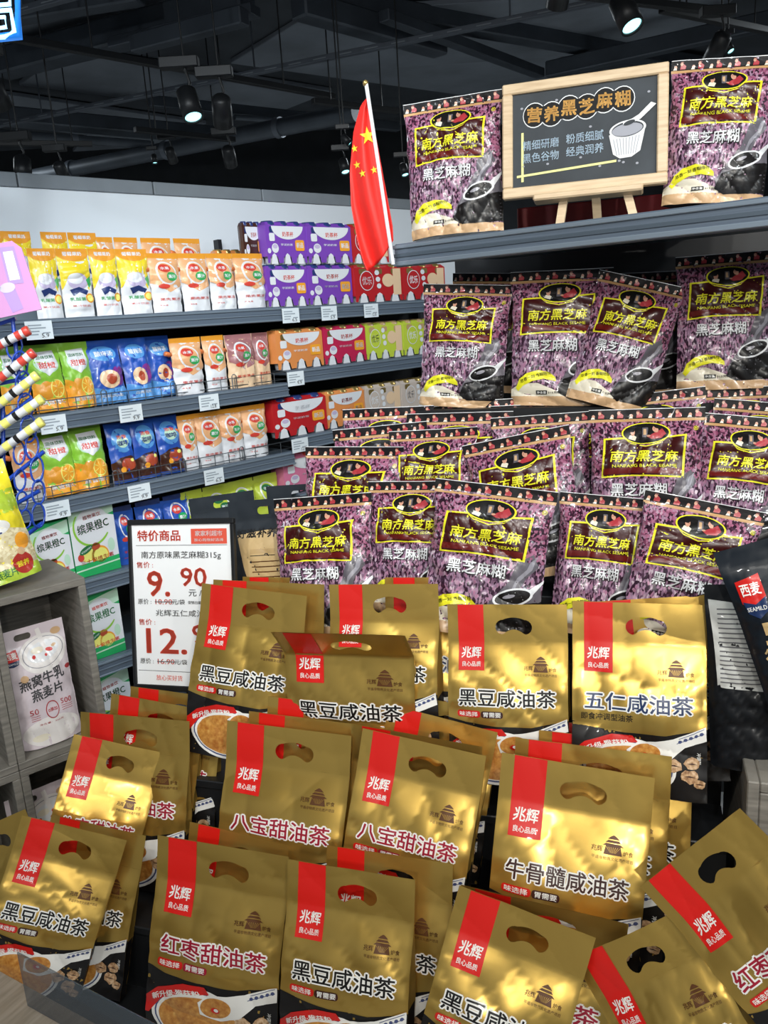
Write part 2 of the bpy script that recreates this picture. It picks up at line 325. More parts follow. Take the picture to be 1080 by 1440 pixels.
def pouch_meshes(film, art, front, back, side, sidelow=None, zlow=0., hole=None, res=.0085, band_part=None, front_art_part='body'):
    """returns {part name: mesh}; hole is a loop cut through the top band"""
    W, H = film.W, film.H; parts = {}; zb = H-film.top; uvo = np.array([film.seed*.37 % 5, film.seed*.73 % 5])
    def put(part, m, t, sd, off=0.):
        p, n = film.PN(t, sd, off)
        if sd > 0: p, n, t = p[:, ::-1], n[:, ::-1], t[:, ::-1]
        parts.setdefault(part, []).append((m, p, n, t+uvo))
    nx = max(6, int(W/res)); nz = max(6, int(zb/res)); bp = band_part or 'pouch_body'
    put('pouch_body', front, grid_tris(-W/2, W/2, 0, zb, nx, nz), -1)
    put('pouch_body', back, grid_tris(-W/2, W/2, 0, zb, max(5, nx//3), max(5, nz//3)), 1)
    if film.top > 0:
        if hole:
            t = refine(tess([rect(-W/2, zb, W/2, H), hole]), .012)
            a = (t[:, 1, 0]-t[:, 0, 0])*(t[:, 2, 1]-t[:, 0, 1])-(t[:, 1, 1]-t[:, 0, 1])*(t[:, 2, 0]-t[:, 0, 0]); t[a < 0] = t[a < 0][:, ::-1]
        else: t = grid_tris(-W/2, W/2, zb, H, nx, max(2, int(film.top/.01)))
        put(bp, front, t, -1); put(bp, back, t, 1, .0006)
    if film.style == 'gusset':
        zz = np.linspace(0, zb, max(6, nz//2)+1); 
        for sg in (-1, 1):
            xe = np.full_like(zz, sg*W/2); F = film.P(xe, zz, -1); B = film.P(xe, zz, 1); f = sstep((zb-zz)/film.ramp)
            Mi = (F+B)/2; Mi[:, 0] -= sg*.011*f
            for A, C in ((F, Mi), (Mi, B)):
                q = []; uv = []
                for j in range(len(zz)-1):
                    for tri in (((A, j), (C, j), (C, j+1)), ((A, j), (C, j+1), (A, j+1))):
                        tr = [a_[k] for a_, k in tri]; q.append(tr if sg > 0 else tr[::-1]); uv.append([(0, zz[j])]*3)
                q = np.array(q); n = np.cross(q[:, 1]-q[:, 0], q[:, 2]-q[:, 0]); n = np.repeat(n[:, None], 3, 1)
                low = q[:, :, 2].mean(1) < zlow
                if sidelow and low.any(): parts['pouch_body'].append((sidelow, q[low], n[low], np.array(uv)[low]))
                parts['pouch_body'].append((side, q[~low], n[~low], np.array(uv)[~low]))
    xs = np.linspace(-W/2, W/2, 7); F = film.P(xs, 0*xs, -1); B = film.P(xs, 0*xs, 1); q = []
    for j in range(6): q += [(F[j], B[j], B[j+1]), (F[j], B[j+1], F[j+1])]
    q = np.array(q); parts['pouch_body'].append((sidelow or side, q, np.tile(np.array([0, 0, -1.]), (len(q), 3, 1)), np.zeros((len(q), 3, 2))))
    if art:
        for part, m, layer, t in art.it: put(part, m, t, -1, .00042*layer)
    return {k: build_mesh(k.split('/')[-1], v) for k, v in parts.items()}
def assemble(name, parts, M, label, cat, group=None, partlabels={}):
    e = empty(name, M, label, cat, group); b = None
    made = {}
    for k in sorted(parts, key=lambda s: s.count('/')):
        par, _, nm_ = k.rpartition('/'); o = obj(nm_, parts[k], made.get(par, e)); made[k] = o
        if k in partlabels: o['label'] = partlabels[k]
    return e
def panel(name, art, M=None, parent=None, eps=.0005):
    """flat print: art mapped on the plane y=0 facing -y; one object per part name"""
    by = {}
    for part, m, layer, t in art.it:
        p = np.stack([t[..., 0], np.full(t.shape[:2], -eps*layer), t[..., 1]], -1); n = np.zeros_like(p); n[..., 1] = -1
        by.setdefault(part, []).append((m, p, n, t))
    r = []
    for k, v in by.items(): r.append(obj(k, build_mesh(k, v), parent, M))
    return r

# ------------------------------------------------------------------ the room
def slab(name, a, b, m): mb = MB(); mb.box(a, b, m); return struct(obj(name, mb.mesh(name)))
slab('floor', (-8, -4, -.1), (8, 11, 0), 'floor')
slab('ceiling', (-8, -4, 3.25), (8, 11, 3.35), 'ceil_dark')
slab('wall_back', (-8, 8.6, 0), (8, 8.7, 3.25), 'wall_dark')
slab('wall_left', (-8.1, -4, 0), (-8, 8.7, 3.25), 'wall_dark')
slab('wall_right', (8, -4, 0), (8.1, 8.7, 3.25), 'wall_dark')
# front wall left out behind the camera to let world light into the room
# ceiling: panels, beams, ducts, rods, tracks (pixel pairs name where each runs)
def beam(name, p, q, z, w, h, m, label, cat, group=None, st=False):
    a, b = atz(*p, z), atz(*q, z); d = b-a; L = np.linalg.norm(d); mb = MB(); mb.box((0, -w/2, 0), (L, w/2, h), m, min(w, h)*.08)
    X = unit(d); Y = np.cross([0, 0, 1.], X); o = obj(name, mb.mesh(name), M=mtx(a, X, Y, (0, 0, 1)))
    return struct(o) if st else tag(o, label, cat, group)
for k, (p, q, w) in enumerate((((380, 60), (760, 120), 1.1), ((60, 100), (420, 150), .9), ((-60, 150), (250, 190), .9), ((560, 60), (1000, 30), 1.2), ((-50, 20), (330, 10), .8), ((110, 205), (300, 212), 1.0), ((700, 175), (1100, 140), 1.0))):
    a, b = atz(*p, 3.2), atz(*q, 3.2); X = unit(b-a); Y = np.cross([0, 0, 1.], X); mb = MB(); L = np.linalg.norm(b-a)
    mb.box((0, -w/2, 0), (L, w/2, .03), 'ceil_panel', .004); struct(obj('trim_%d' % (k+1), mb.mesh('ceiling_board'), M=mtx(a+np.array([0, 0, .018-.003*k]), X, Y, (0, 0, 1))))
DK = (((0, 110), (350, 22), 3.02, .16, .14), ((160, 70), (360, 22), 2.98, .10, .05), ((190, 75), (345, 35), 2.9, .08, .08), ((420, 25), (620, 80), 3.0, .12, .12), ((-40, 170), (310, 200), 2.95, .2, .1), ((540, 30), (760, 110), 3.02, .07, .06), ((210, 150), (560, 185), 2.95, .06, .07), ((770, 110), (1090, 40), 3.0, .09, .1), ((440, 10), (1090, 120), 3.12, .12, .1), ((-20, 40), (200, 5), 3.05, .1, .1))
BL = ('widest dark ceiling beam crossing the upper left corner', 'thin dark ceiling beam just right of the widest one', 'square dark duct arm ending above the two left track lamps', 'dark ceiling beam running down right above the flag', 'dark flat beam low at the far left of the ceiling', 'thin dark ceiling beam above the chalkboard, running down right', 'thin dark beam over the left shelving, towards the flag', 'dark ceiling beam above the right display, rising to the right', 'highest dark beam crossing the right half of the ceiling', 'dark ceiling beam next to the blue neon sign')
for (p, q, z, w, h), lb in zip(DK, BL): beam('ceiling_beam', p, q, z, w, h, 'duct', lb, 'beam')
def pipe(name, p, q, z, r, m, label, cat, rings=0):
    a, b = atz(*p, z), atz(*q, z); mb = MB(); mb.tube([a, a*.5+b*.5, b], r, m, 14); e = empty(name, Matrix.Translation(a), label, cat); inv = Matrix.Translation(-Vector(a))
    o = obj('pipe_run', mb.mesh(name), e, inv)
    for k in range(rings):
        c = a+(b-a)*(k+.6)/(rings+.2); u = unit(b-a)*.02; mb = MB(); mb.tube([c-u, c+u], r*1.18, 'rod', 14); obj('collar', mb.mesh('collar'), e, inv)
pipe('air_duct', (30, 252), (500, 158), 2.72, .055, 'duct', 'large round dark air duct slanting above the left shelving', 'duct', 3)
pipe('conduit_pipe', (-20, 187), (215, 204), 2.8, .03, 'duct', 'short dark pipe at the left below the ceiling panels', 'pipe', 1)
pipe('conduit_pipe', (330, 165), (520, 178), 2.92, .02, 'duct', 'thin dark pipe beside the air duct, left of the flag', 'pipe', 1)
# slotted cable tray: a long thin rail with slots
def tray(p, q, z, label):
    a, b = atz(*p, z), atz(*q, z); X = unit(b-a); Y = np.cross([0, 0, 1.], X); L = np.linalg.norm(b-a); M = mtx(a, X, Y, (0, 0, 1))
    e = empty('cable_tray', M, label, 'cable tray'); mb = MB(); mb.box((0, -.02, 0), (L, .02, .028), 'rod', .003); obj('tray_channel', mb.mesh('tray_channel'), e)
    mb = MB(); n = int(L/.16)
    for i in range(n): mb.box((i*.16+.03, -.022, .009), (i*.16+.11, -.0205, .014), 'header_grey')
    o = obj('slot_row', mb.mesh('slot_row'), e); o['kind'] = 'stuff'
    for t in (.12, .5, .85):
        mb = MB(); mb.tube([(L*t, 0, .02), (L*t, 0, 3.25-z)], .005, 'rod', 6); obj('hanger_rod', mb.mesh('hanger_rod'), e)
tray((-20, 183), (905, -6), 2.9, 'long slotted cable tray crossing the ceiling from left to top right')
tray((20, 22), (130, -8), 2.95, 'short slotted cable tray near the blue neon sign')
TRK = (((15, 58), (470, 140), 2.72, 'black lighting track above the brightest left lamp'), ((-10, 205), (130, 206), 2.62, 'black lighting track at far left above the small lamp'), ((190, 186), (330, 200), 2.6, 'black lighting track below the air duct'), ((760, -8), (1000, 20), 2.7, 'black lighting track at the top right, over the chalkboard'), ((440, 146), (560, 160), 2.66, 'black lighting track behind the flag'), ((930, 18), (1090, 50), 2.72, 'black lighting track in the top right corner'))
for p, q, z, lb in TRK:
    o = beam('lighting_track', p, q, z, .035, .03, 'black_metal', lb, 'track'); L = o.dimensions.x if o.dimensions.x else 1.
    for t in (.2, .8):
        mb = MB(); mb.tube([(L*t, 0, .028), (L*t, 0, 3.25-z)], .004, 'black_metal', 6); obj('hanger_rod', mb.mesh('hanger_rod'), o)
def spot_fixture(px, py, sz, d, dirn, label, on=True):
    """track head: adapter box, yoke, barrel, glowing lens; px,py = lens centre, sz = lens width in pixels"""
    c = at(px, py, d); r = sz*d/FPX/2; up = -unit(dirn); e = empty('track_spotlight', Matrix.Translation(c), label, 'spotlight'); R = Vector(up).to_track_quat('Z', 'Y').to_matrix().to_4x4()
    mb = MB(); L = r*3.4; mb.lathe([(r*.92, .003), (r, 0), (r*1.12, -.004), (r*1.14, L*.5), (r*1.08, L*.9), (r*.7, L), (0, L)], 'black_metal', 20); obj('barrel', mb.mesh('barrel'), e, R)
    mb = MB(); mb.lathe([(0, .004), (r*.9, .004)], 'lens' if on else 'lens_dim', 20); mb.lathe([(r*.9, .004), (r*.93, -.001)], 'black_metal', 20); obj('lens', mb.mesh('lens'), e, R)
    top = np.array(up)*L*.7; mb = MB(); h = top+np.array([0, 0, r*3.0]); mb.tube([top, h*.5+top*.5+np.array([r*.4, 0, 0]), h], r*.16, 'black_metal', 8); obj('yoke', mb.mesh('yoke'), e)
    mb = MB(); mb.box((h[0]-r*2.6, -r*.7+h[1], h[2]-.005), (h[0]+r*1.6, r*.7+h[1], h[2]+r*1.0), 'black_metal', r*.1); ab = obj('adapter_box', mb.mesh('adapter_box'), e)
    mb = MB(); mb.tube([(h[0], h[1], h[2]+r*.9), (h[0], h[1], 3.25-c[2])], .004, 'black_metal', 6); obj('drop_rod', mb.mesh('drop_rod'), ab)
SPT = ((272, 165, 26, 3.5, (.25, -.35, -1), 'glowing black track spotlight at upper left, above the shelving', True), (314, 175, 24, 3.6, (-.15, .9, -1.0), 'unlit-looking black track spotlight directly right of the brightest left one', None),
       (33, 252, 21, 4.0, (.1, -.5, -1), 'small glowing track spotlight at far left over the gondola', True), (889, 37, 30, 3.0, (.3, -.5, -1), 'glowing track spotlight at the top right, above the chalkboard', True),
       (783, 8, 28, 3.0, (-.1, .9, -1), 'black track spotlight cut by the top edge, pointing away', None), (92, 252, 15, 4.0, (.1, .9, -1), 'black track spotlight just right of the small glowing left one', None),
       (218, 229, 7, 5.0, (.1, -.2, -1), 'tiny far track spotlight below the air duct', True), (244, 227, 12, 5.0, (.1, .9, -1), 'dark far track spotlight beside the tiny one below the duct', None), (486, 242, 12, 4.3, (.2, -.4, -1), 'lower glowing spotlight left of the flag', True), (492, 202, 9, 4.0, (.9, -.2, -1), 'upper glowing spotlight left of the flag', True),
       (570, 246, 10, 4.4, (.2, -.4, -1), 'small glowing spotlight between flag and left bag on the high shelf', True), (1028, 72, 10, 3.6, (.3, -.6, -1), 'small glowing spotlight at the top right corner', True),
       (3, 150, 26, 3.2, (.1, .9, -1), 'black spotlight cut by the left edge of the frame', None), (325, 232, 16, 4.6, (0, .9, -1), 'dark spotlight hanging under the air duct, left of the flag', None), (1000, 85, 22, 3.4, (-.3, .9, -1), 'dark spotlight behind the right bag on the high shelf', None))
for px, py, sz, d, dr, lb, on in SPT: spot_fixture(px, py, sz, d, dr, lb, bool(on))
# neon sign corner, top left
e = empty('neon_sign', Matrix.Translation(at(-20, 22, 2.0)), 'glowing blue neon sign letters cut by the top left corner', 'sign')
for nm, m, pts, r in (('backing', 'neon_blue', [(-60, -35), (24, -30), (26, 50), (-60, 60)], .013), ('tube', 'neon', [(-40, -30), (14, -28), (14, 6), (-40, 10)], .0055), ('tube', 'neon', [(-40, 18), (15, 14), (20, 44), (6, 52), (-40, 56)], .0055), ('tube', 'neon', [(-40, 26), (7, 24), (9, 38), (-40, 46)], .0045)):
    mb = MB(); mb.tube([at(x, y, 2.0+(.03 if nm == 'backing' else 0))-at(-20, 22, 2.0) for x, y in pts], r, m, 8, closed=True); obj(nm, mb.mesh(nm), e)

# ------------------------------------------------------------------ left shelving (gondola)
GA = azdir(46); GI = np.array([-GA[1], GA[0], 0.]); GZ = np.array([0, 0, 1.])
GO = at(160, 445, 2.8); GO = np.array([GO[0], GO[1], 0.])
def g_s(px, t, z):
    Q = GO+GI*t+GZ*z-CP; k = (px-540)/FPX
    return -(Q@CX-k*(Q@CF))/(GA@CX-k*(GA@CF))
def gz(px, py): return onplane(px, py, GO, GI)[2]
def gM(s, t, z, sc=1., yaw=0.):
    c, n = math.cos(math.radians(yaw)), math.sin(math.radians(yaw)); return mtx(GO+GA*s+GI*t+GZ*z, GA*c+GI*n, GI*c-GA*n, GZ, sc)
LZ = [gz(68, 448), gz(60, 583), gz(60, 706), gz(130, 813), gz(150, 928), gz(150, 1045)]
RZ = [gz(395, 432), gz(400, 522), gz(410, 616), gz(440, 690)]
S0 = g_s(-120, 0, LZ[0]); S1 = g_s(397, 0, LZ[0]); S2 = g_s(668, 0, RZ[0])
SD = .42
def shelf(s0, s1, z, label):
    e = empty('gondola_shelf', gM(s0, 0, z), label, 'shelf'); L = s1-s0
    mb = MB(); mb.box((0, .02, -.02), (L, SD-.04, 0), 'steel_dark', .002); obj('shelf_board', mb.mesh('shelf_board'), e)
    mb = MB(); mb.box((0, 0, -.058), (L, .019, 0), 'rail', .003)
    mb.box((0, -.004, -.012), (L, 0, -.004), 'steel_light', .001); mb.box((0, -.005, -.056), (L, 0, -.05), 'steel_light', .001); mb.box((0, -.003, -.032), (L, 0, -.029), 'steel_light'); obj('price_rail', mb.mesh('price_rail'), e)
    return e
nm = ('top', 'second', 'third', 'fourth', 'fifth', 'sixth')
for k, z in enumerate(LZ): shelf(S0, S1-.004, z, '%s steel shelf of the left bay, counted downward' % nm[k])
for k, z in enumerate(RZ): shelf(S1+.004, S2, z, '%s steel shelf of the farther bay beside the flag' % nm[k])
HT = onplane(270, 300, GO+GI*SD, GI)[2]; HG = onplane(270, 278, GO+GI*(SD+.01), GI)[2]
e = empty('shelving_frame', gM(S0, 0, 0), 'white backed black shelving frame behind the snack shelves', 'shelving')
mb = MB(); mb.box((0, SD+.002, LZ[0]), (S2-S0+.5, SD+.03, HG), 'header_white'); obj('white_back_panel', mb.mesh('white_back_panel'), e)
mb = MB(); mb.box((0, SD+.002, 0), (S2-S0, SD+.03, LZ[0]-.001), 'black_metal'); obj('dark_back_panel', mb.mesh('dark_back_panel'), e)
x = 0.
while x < S2-S0+.4:
    mb = MB(); mb.box((x+.003, SD-.005, HG), (x+.537, SD+.035, HG+.05), 'header_grey', .003); obj('header_block', mb.mesh('header_block'), e); x += .54
for s in (0, S1-S0, S2-S0):
    mb = MB(); mb.box((s-.012, SD-.035, 0), (s+.006, SD, HG-.17), 'black_metal'); obj('upright', mb.mesh('upright'), e)
# second tier riser behind the top shelf front row
RS = .075
mb = MB(); mb.box((0, .2, 0), (S1-S0-.02, SD-.04, RS), 'steel_light', .003); tag(obj('shelf_riser', mb.mesh('shelf_riser'), M=gM(S0, 0, LZ[0])), 'grey riser lifting the back row on the top shelf', 'riser')

# price tags
def ptag(px, k, right, label, w=.088):
    z = (RZ if right else LZ)[k]; s = g_s(px, -.008, z-.03); a = Art(w, .058)
    a.poly('tag_card', 'tag_white', 1, rect(-w/2, 0, w/2, .058)); 
    for q, (x0, x1, zz) in enumerate(((-.4, .1, .045), (-.4, .25, .036), (-.4, 0, .026), (.12, .4, .02), (-.4, -.05, .016))): a.poly('tag_card', 'ink_tagblue', 2, rect(x0*w, zz-.0022, x1*w, zz+.0022))
    a.text('tag_card', 'ink_grey', 2, ('9.9', '6.5', '12.8', '5.9')[int(px) % 4], .2*w, .012, .024, .013, .02)
    e = empty('price_tag', gM(s, -.007, z-.064), label, 'price tag', 'price tags on the shelf rails'); panel('tag', a, None, e)
    mb = MB(); mb.box((-w/2, 0, 0), (w/2, .0012, .058), 'acrylic'); obj('tag_sleeve', mb.mesh('tag_sleeve'), e)
for px, k, lb in ((55, 0, 'leftmost white price tag on the top shelf rail'), (75, 1, 'first white price tag on the second shelf rail'), (184, 1, 'second white price tag on the second shelf rail'), (294, 1, 'third white price tag on the second shelf rail'),
                  (80, 2, 'first white price tag on the third shelf rail'), (196, 2, 'second white price tag on the third shelf rail'), (301, 2, 'third white price tag on the third shelf rail')): ptag(px, k, False, lb)
for px, k, lb in ((409, 0, 'price tag at the left end of the far bay top rail'), (463, 0, 'middle price tag on the far bay top rail'), (522, 0, 'right price tag on the far bay top rail'), (416, 1, 'price tag on the far bay second rail'), (422, 2, 'price tag on the far bay third rail')): ptag(px, k, True, lb)

# wire guards in front of the second and third shelf
def guard(z, label):
    e = empty('wire_guard', gM(S0, .012, z), label, 'wire guard'); L = S1-S0
    mb = MB()
    for h in (.012, .042): mb.tube([(0, 0, h), (L, 0, h), (L, .3, h)], .0018, 'wire', 5)
    obj('rail_wire', mb.mesh('rail_wire'), e); n = int(L/.062); mb = MB(); mb.tube([(0, 0, 0), (0, 0, .044)], .0016, 'wire', 5); me = mb.mesh('post_wire')
    mb = MB(); mb.tube([(0, -.003, 0), (0, -.003, .05), (.006, -.003, .056), (.014, -.003, .056), (.02, -.003, .05), (.02, -.003, 0)], .002, 'wire', 5); m2 = mb.mesh('loop_clip')
    for i in range(n+1): obj('post_wire', me, e, Matrix.Translation((i*L/n, 0, 0)))
    for i in range(1, 5): obj('loop_clip', m2, e, Matrix.Translation((i*L/5, 0, 0)))
guard(LZ[1], 'low wire guard along the second shelf, in front of the orange pouches'); guard(LZ[2], 'low wire guard along the third shelf, in front of the coffee pouches')

# ---- product designs for the shelving
def shape_simple(name, col, **k): mat(name, col, .35, 0, .5, .15, 40, **k)
for n_, c_ in (('g_yellow', (.86, .66, .03)), ('g_orange', (.80, .33, .03)), ('g_white', (.78, .79, .82)), ('g_lilac', (.56, .48, .68)), ('g_green', (.04, .38, .10)), ('g_navy', (.02, .04, .16)), ('g_peach', (.80, .42, .20)), ('g_spout', (.78, .20, .05)), ('g_redtxt', (.66, .06, .04)),
               ('g_lime', (.28, .58, .05)), ('g_dkgreen', (.02, .16, .05)), ('g_fruit', (.90, .38, .03)), ('g_blue', (.02, .09, .45)), ('g_blue2', (.10, .32, .70)), ('g_plum', (.22, .03, .25)), ('g_flesh', (.85, .60, .38)), ('g_pit', (.45, .07, .03)), ('g_coffee', (.06, .02, .012)), ('g_brownpink', (.38, .16, .17)),
               ('g_purple', (.20, .06, .45)), ('g_red', (.50, .015, .02)), ('g_crimson', (.55, .02, .08)), ('g_limebox', (.55, .66, .06)), ('g_orangebox', (.78, .28, .08)), ('g_palebox', (.62, .52, .45)), ('g_green2', (.02, .42, .12)), ('g_mint', (.55, .78, .60)), ('g_pink', (.75, .20, .35)), ('g_lemon', (.9, .85, .2)), ('g_kraft', (.52, .35, .16))):
    shape_simple(n_, c_)
def art_A():
    a = Art(.13, .235); W, H = .13, .235; f = a.frac; p = 'printed_front'
    f(p, 'g_yellow', 1, [(0, .0), (1, 0), (1, .35), (.85, .62), (.7, .5), (.45, .4), (.2, .42), (0, .6)]); f(p, 'g_orange', 2, [(0, 0), (1, 0), (1, .12), (.8, .17), (.5, .19), (.2, .16), (0, .1)])
    a.text(p, 'g_white', 3, '葡萄果奶', 0, H*.925, W*.6, H*.06, .05); a.poly(p, 'g_lilac', 2, ell(0, H*.52, W*.34, H*.12)); a.poly(p, 'g_white', 3, ell(-.01, H*.56, W*.25, H*.08)); 
    f(p, 'g_navy', 3, [(.2, .6), (.5, .56), (.8, .62), (.72, .68), (.5, .64), (.3, .69)]); f(p, 'g_green', 3, [(.78, .46), (.95, .4), (.97, .52), (.86, .58)])
    a.text(p, 'g_green', 3, '乳酸菌', -.01, H*.26, W*.5, H*.05, .02); a.poly(p, 'g_fruit', 3, ell(W*.33, H*.27, W*.15, H*.07)); a.poly(p, 'g_lemon', 4, ell(W*.33, H*.27, W*.1, H*.05))
    a.text(p, 'g_redtxt', 3, '果汁饮品', 0, H*.16, W*.6, H*.03); return a
def art_B(c1='g_peach', c2='g_green', top='g_orange'):
    W, H = .115, .215; a = Art(W, H); p = 'printed_front'; f = a.frac
    f(p, c1, 1, [(0, 0), (1, 0), (1, .55), (.5, .66), (0, .5)]); f(p, top, 2, [(0, 0), (1, 0), (1, .1), (0, .08)]); a.poly(p, 'g_white', 2, ell(-.003, H*.66, W*.33, H*.2, rot=15)); a.poly(p, c1, 3, ell(-.003, H*.66, W*.28, H*.17, rot=15))
    a.poly(p, 'g_redtxt' if c1 != 'g_limebox' else 'g_dkgreen', 4, ell(-.008, H*.74, W*.2, H*.07)); a.text(p, 'g_white', 5, '水果', -.008, H*.74, W*.28, H*.05, .04); a.poly(p, c2, 5, ell(.012, H*.6, W*.19, H*.075)); a.text(p, 'g_white', 6, '果汁', .012, H*.6, W*.28, H*.06, .06)
    a.poly(p, 'g_redtxt', 4, ell(-.02, H*.44, W*.18, H*.04)); a.text(p, 'g_redtxt', 3, '果肉果冻', 0, H*.22, W*.7, H*.05, .01); a.text(p, 'g_redtxt', 3, '净含量', -.03, H*.12, W*.25, H*.025); return a
def art_C():
    W, H = .135, .21; a = Art(W, H); p = 'printed_front'; f = a.frac
    f(p, 'g_lime', 1, [(0, 0), (1, 0), (1, .62), (.6, .5), (.3, .58), (0, .5)]); a.poly(p, 'g_mint', 2, ell(0, H*.7, W*.36, H*.14)); f(p, 'g_white', 3, [(.2, .12), (.8, .1), (.82, .34), (.5, .48), (.22, .36)]); a.text(p, 'g_redtxt', 4, '甜橙', 0, H*.68, W*.5, H*.09, .04); a.text(p, 'g_dkgreen', 4, '固体饮料', 0, H*.8, W*.5, H*.05, .04)
    f(p, 'g_fruit', 1, [(0, .55), (.3, .62), (.6, .54), (1, .66), (1, 1), (0, 1)]); a.poly(p, 'g_orange', 3, ell(-.02, H*.32, W*.2, H*.13)); a.poly(p, 'g_lemon', 4, ell(.024, H*.33, W*.22, H*.14)); a.poly(p, 'g_fruit', 5, ell(.024, H*.33, W*.19, H*.12))
    for k in range(7): t = math.radians(k*51); a.poly(p, 'g_lemon', 6, [(.024, H*.33), (.024+W*.18*math.cos(t), H*.33+H*.115*math.sin(t)), (.024+W*.18*math.cos(t+.12), H*.33+H*.115*math.sin(t+.12))])
    a.text(p, 'g_white', 3, '富含维C', 0, H*.14, W*.7, H*.07, .04); return a
def art_D():
    W, H = .135, .21; a = Art(W, H); p = 'printed_front'
    a.poly(p, 'g_blue2', 1, ell(0, H*.78, W*.36, H*.12)); a.text(p, 'g_white', 2, '酸梅汤', 0, H*.78, W*.5, H*.08, .04); a.poly(p, 'g_plum', 2, ell(.035, H*.42, W*.2, H*.15)); a.poly(p, 'g_flesh', 3, ell(.0, H*.38, W*.28, H*.14, rot=-10)); a.poly(p, 'g_pit', 4, ell(.005, H*.38, W*.13, H*.08, rot=-15))
    a.frac(p, 'g_blue2', 2, [(0, .72), (.4, .78), (1, .74), (1, 1), (0, 1)]); a.text(p, 'g_white', 3, '乌梅风味', 0, H*.12, W*.6, H*.05, .02); return a
def art_E():
    W, H = .12, .215; a = Art(W, H); p = 'printed_front'
    a.poly(p, 'g_blue2', 1, ell(0, H*.7, W*.4, H*.2)); a.poly(p, 'g_mint', 2, ell(0, H*.68, W*.25, H*.1)); a.text(p, 'g_redtxt', 3, '浓香', 0, H*.76, W*.4, H*.06, .05); a.text(p, 'g_navy', 3, '咖啡', 0, H*.66, W*.45, H*.08, .06)
    a.frac(p, 'g_coffee', 2, [(0, .66), (.3, .58), (.7, .56), (1, .62), (1, .95), (0, .95)]); a.poly(p, 'g_pit', 3, ell(.01, H*.3, W*.3, H*.1)); a.poly(p, 'g_fruit', 4, ell(-.02, H*.22, W*.1, H*.05)); a.poly(p, 'g_lemon', 4, ell(.03, H*.36, W*.08, H*.03)); return a
_pm = {}
def gp_meshes(kind, v):
    k = (kind, v)
    if k in _pm: return _pm[k]
    D = {'A': (.13, .235, .05, .018, art_A, 'g_white', 1.2), 'B': (.115, .215, .055, .015, art_B, 'g_white', 1.2), 'C': (.135, .21, .07, .012, art_C, 'g_lime', 1.6), 'D': (.135, .21, .07, .012, art_D, 'g_blue', 1.8), 'E': (.12, .215, .07, .012, art_E, 'g_blue', 1.6),
         'F': (.12, .215, .06, .012, lambda: art_B('g_brownpink', 'g_green', 'g_brownpink'), 'g_flesh', 1.5), 'L': (.12, .2, .06, .012, lambda: art_B('g_limebox', 'g_dkgreen', 'g_limebox'), 'g_limebox', 1.4), 'G': (.13, .2, .07, .012, lambda: art_B('g_blue', 'g_green2', 'g_navy'), 'g_blue', 1.6)}[kind]
    W, H, T, top, fa, m, amp = D; f = Film(W, H, T, top, 'pillow', 50+v*7+ord(kind), amp, ramp=.07, pinch=.06)
    P = pouch_meshes(f, fa(), m, m, m, res=.012)
    if kind in 'BF':
        mb = MB(); mb.lathe([(0, .02), (.008, .02), (.0095, .016), (.0095, 0), (.005, 0), (.005, -.014)], 'g_spout', 12); P['spout_cap'] = mb.mesh('spout_cap')
    _pm[k] = (P, W); return _pm[k]
HSC = dict(A=.222, B=.208, C=.222, D=.222, E=.215, F=.205, L=.20, G=.20)
ORD = ('leftmost', 'second', 'third', 'fourth', 'fifth', 'sixth', 'seventh', 'eighth')
def gpouch(kind, px0, px1, z, t, label, cat, group, v, yaw=0., tilt=0.):
    P, W = gp_meshes(kind, v % 3); s0, s1 = g_s(px0, t, z), g_s(px1, t, z); sc = min(1.25, (s1-s0)/W)
    M = gM((s0+s1)/2, t, z+.001, sc, yaw) @ Matrix.Rotation(math.radians(tilt), 4, 'X') @ Matrix.Diagonal((1, 1, HSC[kind]/sc/{'A': .235, 'B': .215, 'C': .21, 'D': .21, 'E': .215, 'F': .215, 'L': .2, 'G': .2}[kind], 1))
    e = empty({'A': 'milk_pouch', 'B': 'jelly_pouch', 'C': 'orange_powder_pouch', 'D': 'plum_powder_pouch', 'E': 'coffee_pouch', 'F': 'jelly_pouch', 'L': 'jelly_pouch', 'G': 'powder_pouch'}[kind], M, label, cat, group)
    for n_, me in P.items():
        o = obj(n_, me, e)
        if n_ == 'spout_cap': o.matrix_local = Matrix.Translation((-W*.5, 0, .155)) @ Matrix.Rotation(math.radians(-70), 4, 'Y')
    return e
T0 = .04
for i, (a, b) in enumerate(((52, 91), (91, 135), (136, 173), (173, 216))): gpouch('A', a, b, LZ[0], T0+.02, 'yellow topped white fruit milk pouch, %s in the front row of the top shelf' % ORD[i], 'pouch', 'milk pouches, top shelf', i)
for i, (a, b) in enumerate(((-8, 20), (18, 56), (70, 106), (107, 146))): gpouch('A', a, b, LZ[0]+RS, T0+.22, 'yellow topped milk pouch, %s in the raised back row' % ORD[i], 'pouch', 'milk pouches, top shelf', i+1)
for i, (a, b) in enumerate(((215, 258), (258, 297), (297, 333), (333, 375))): gpouch('B', a, b, LZ[0], T0+.02, 'peach jelly pouch with orange side cap, %s in the front row of the top shelf' % ORD[i], 'pouch', 'jelly pouches, top shelf', i)
for i, (a, b) in enumerate(((145, 168), (170, 202), (207, 248), (252, 288))): gpouch('B', a, b, LZ[0]+RS, T0+.22, 'peach jelly pouch, %s in the raised back row of the top shelf' % ORD[i], 'pouch', 'jelly pouches, top shelf', i+2)
for i, (a, b) in enumerate(((8, 50), (50, 98), (97, 138))): gpouch('C', a, b, LZ[1], .05, 'green and orange drink pouch, %s on the second shelf' % ORD[i], 'pouch', 'orange drink pouches', i, tilt=-6)
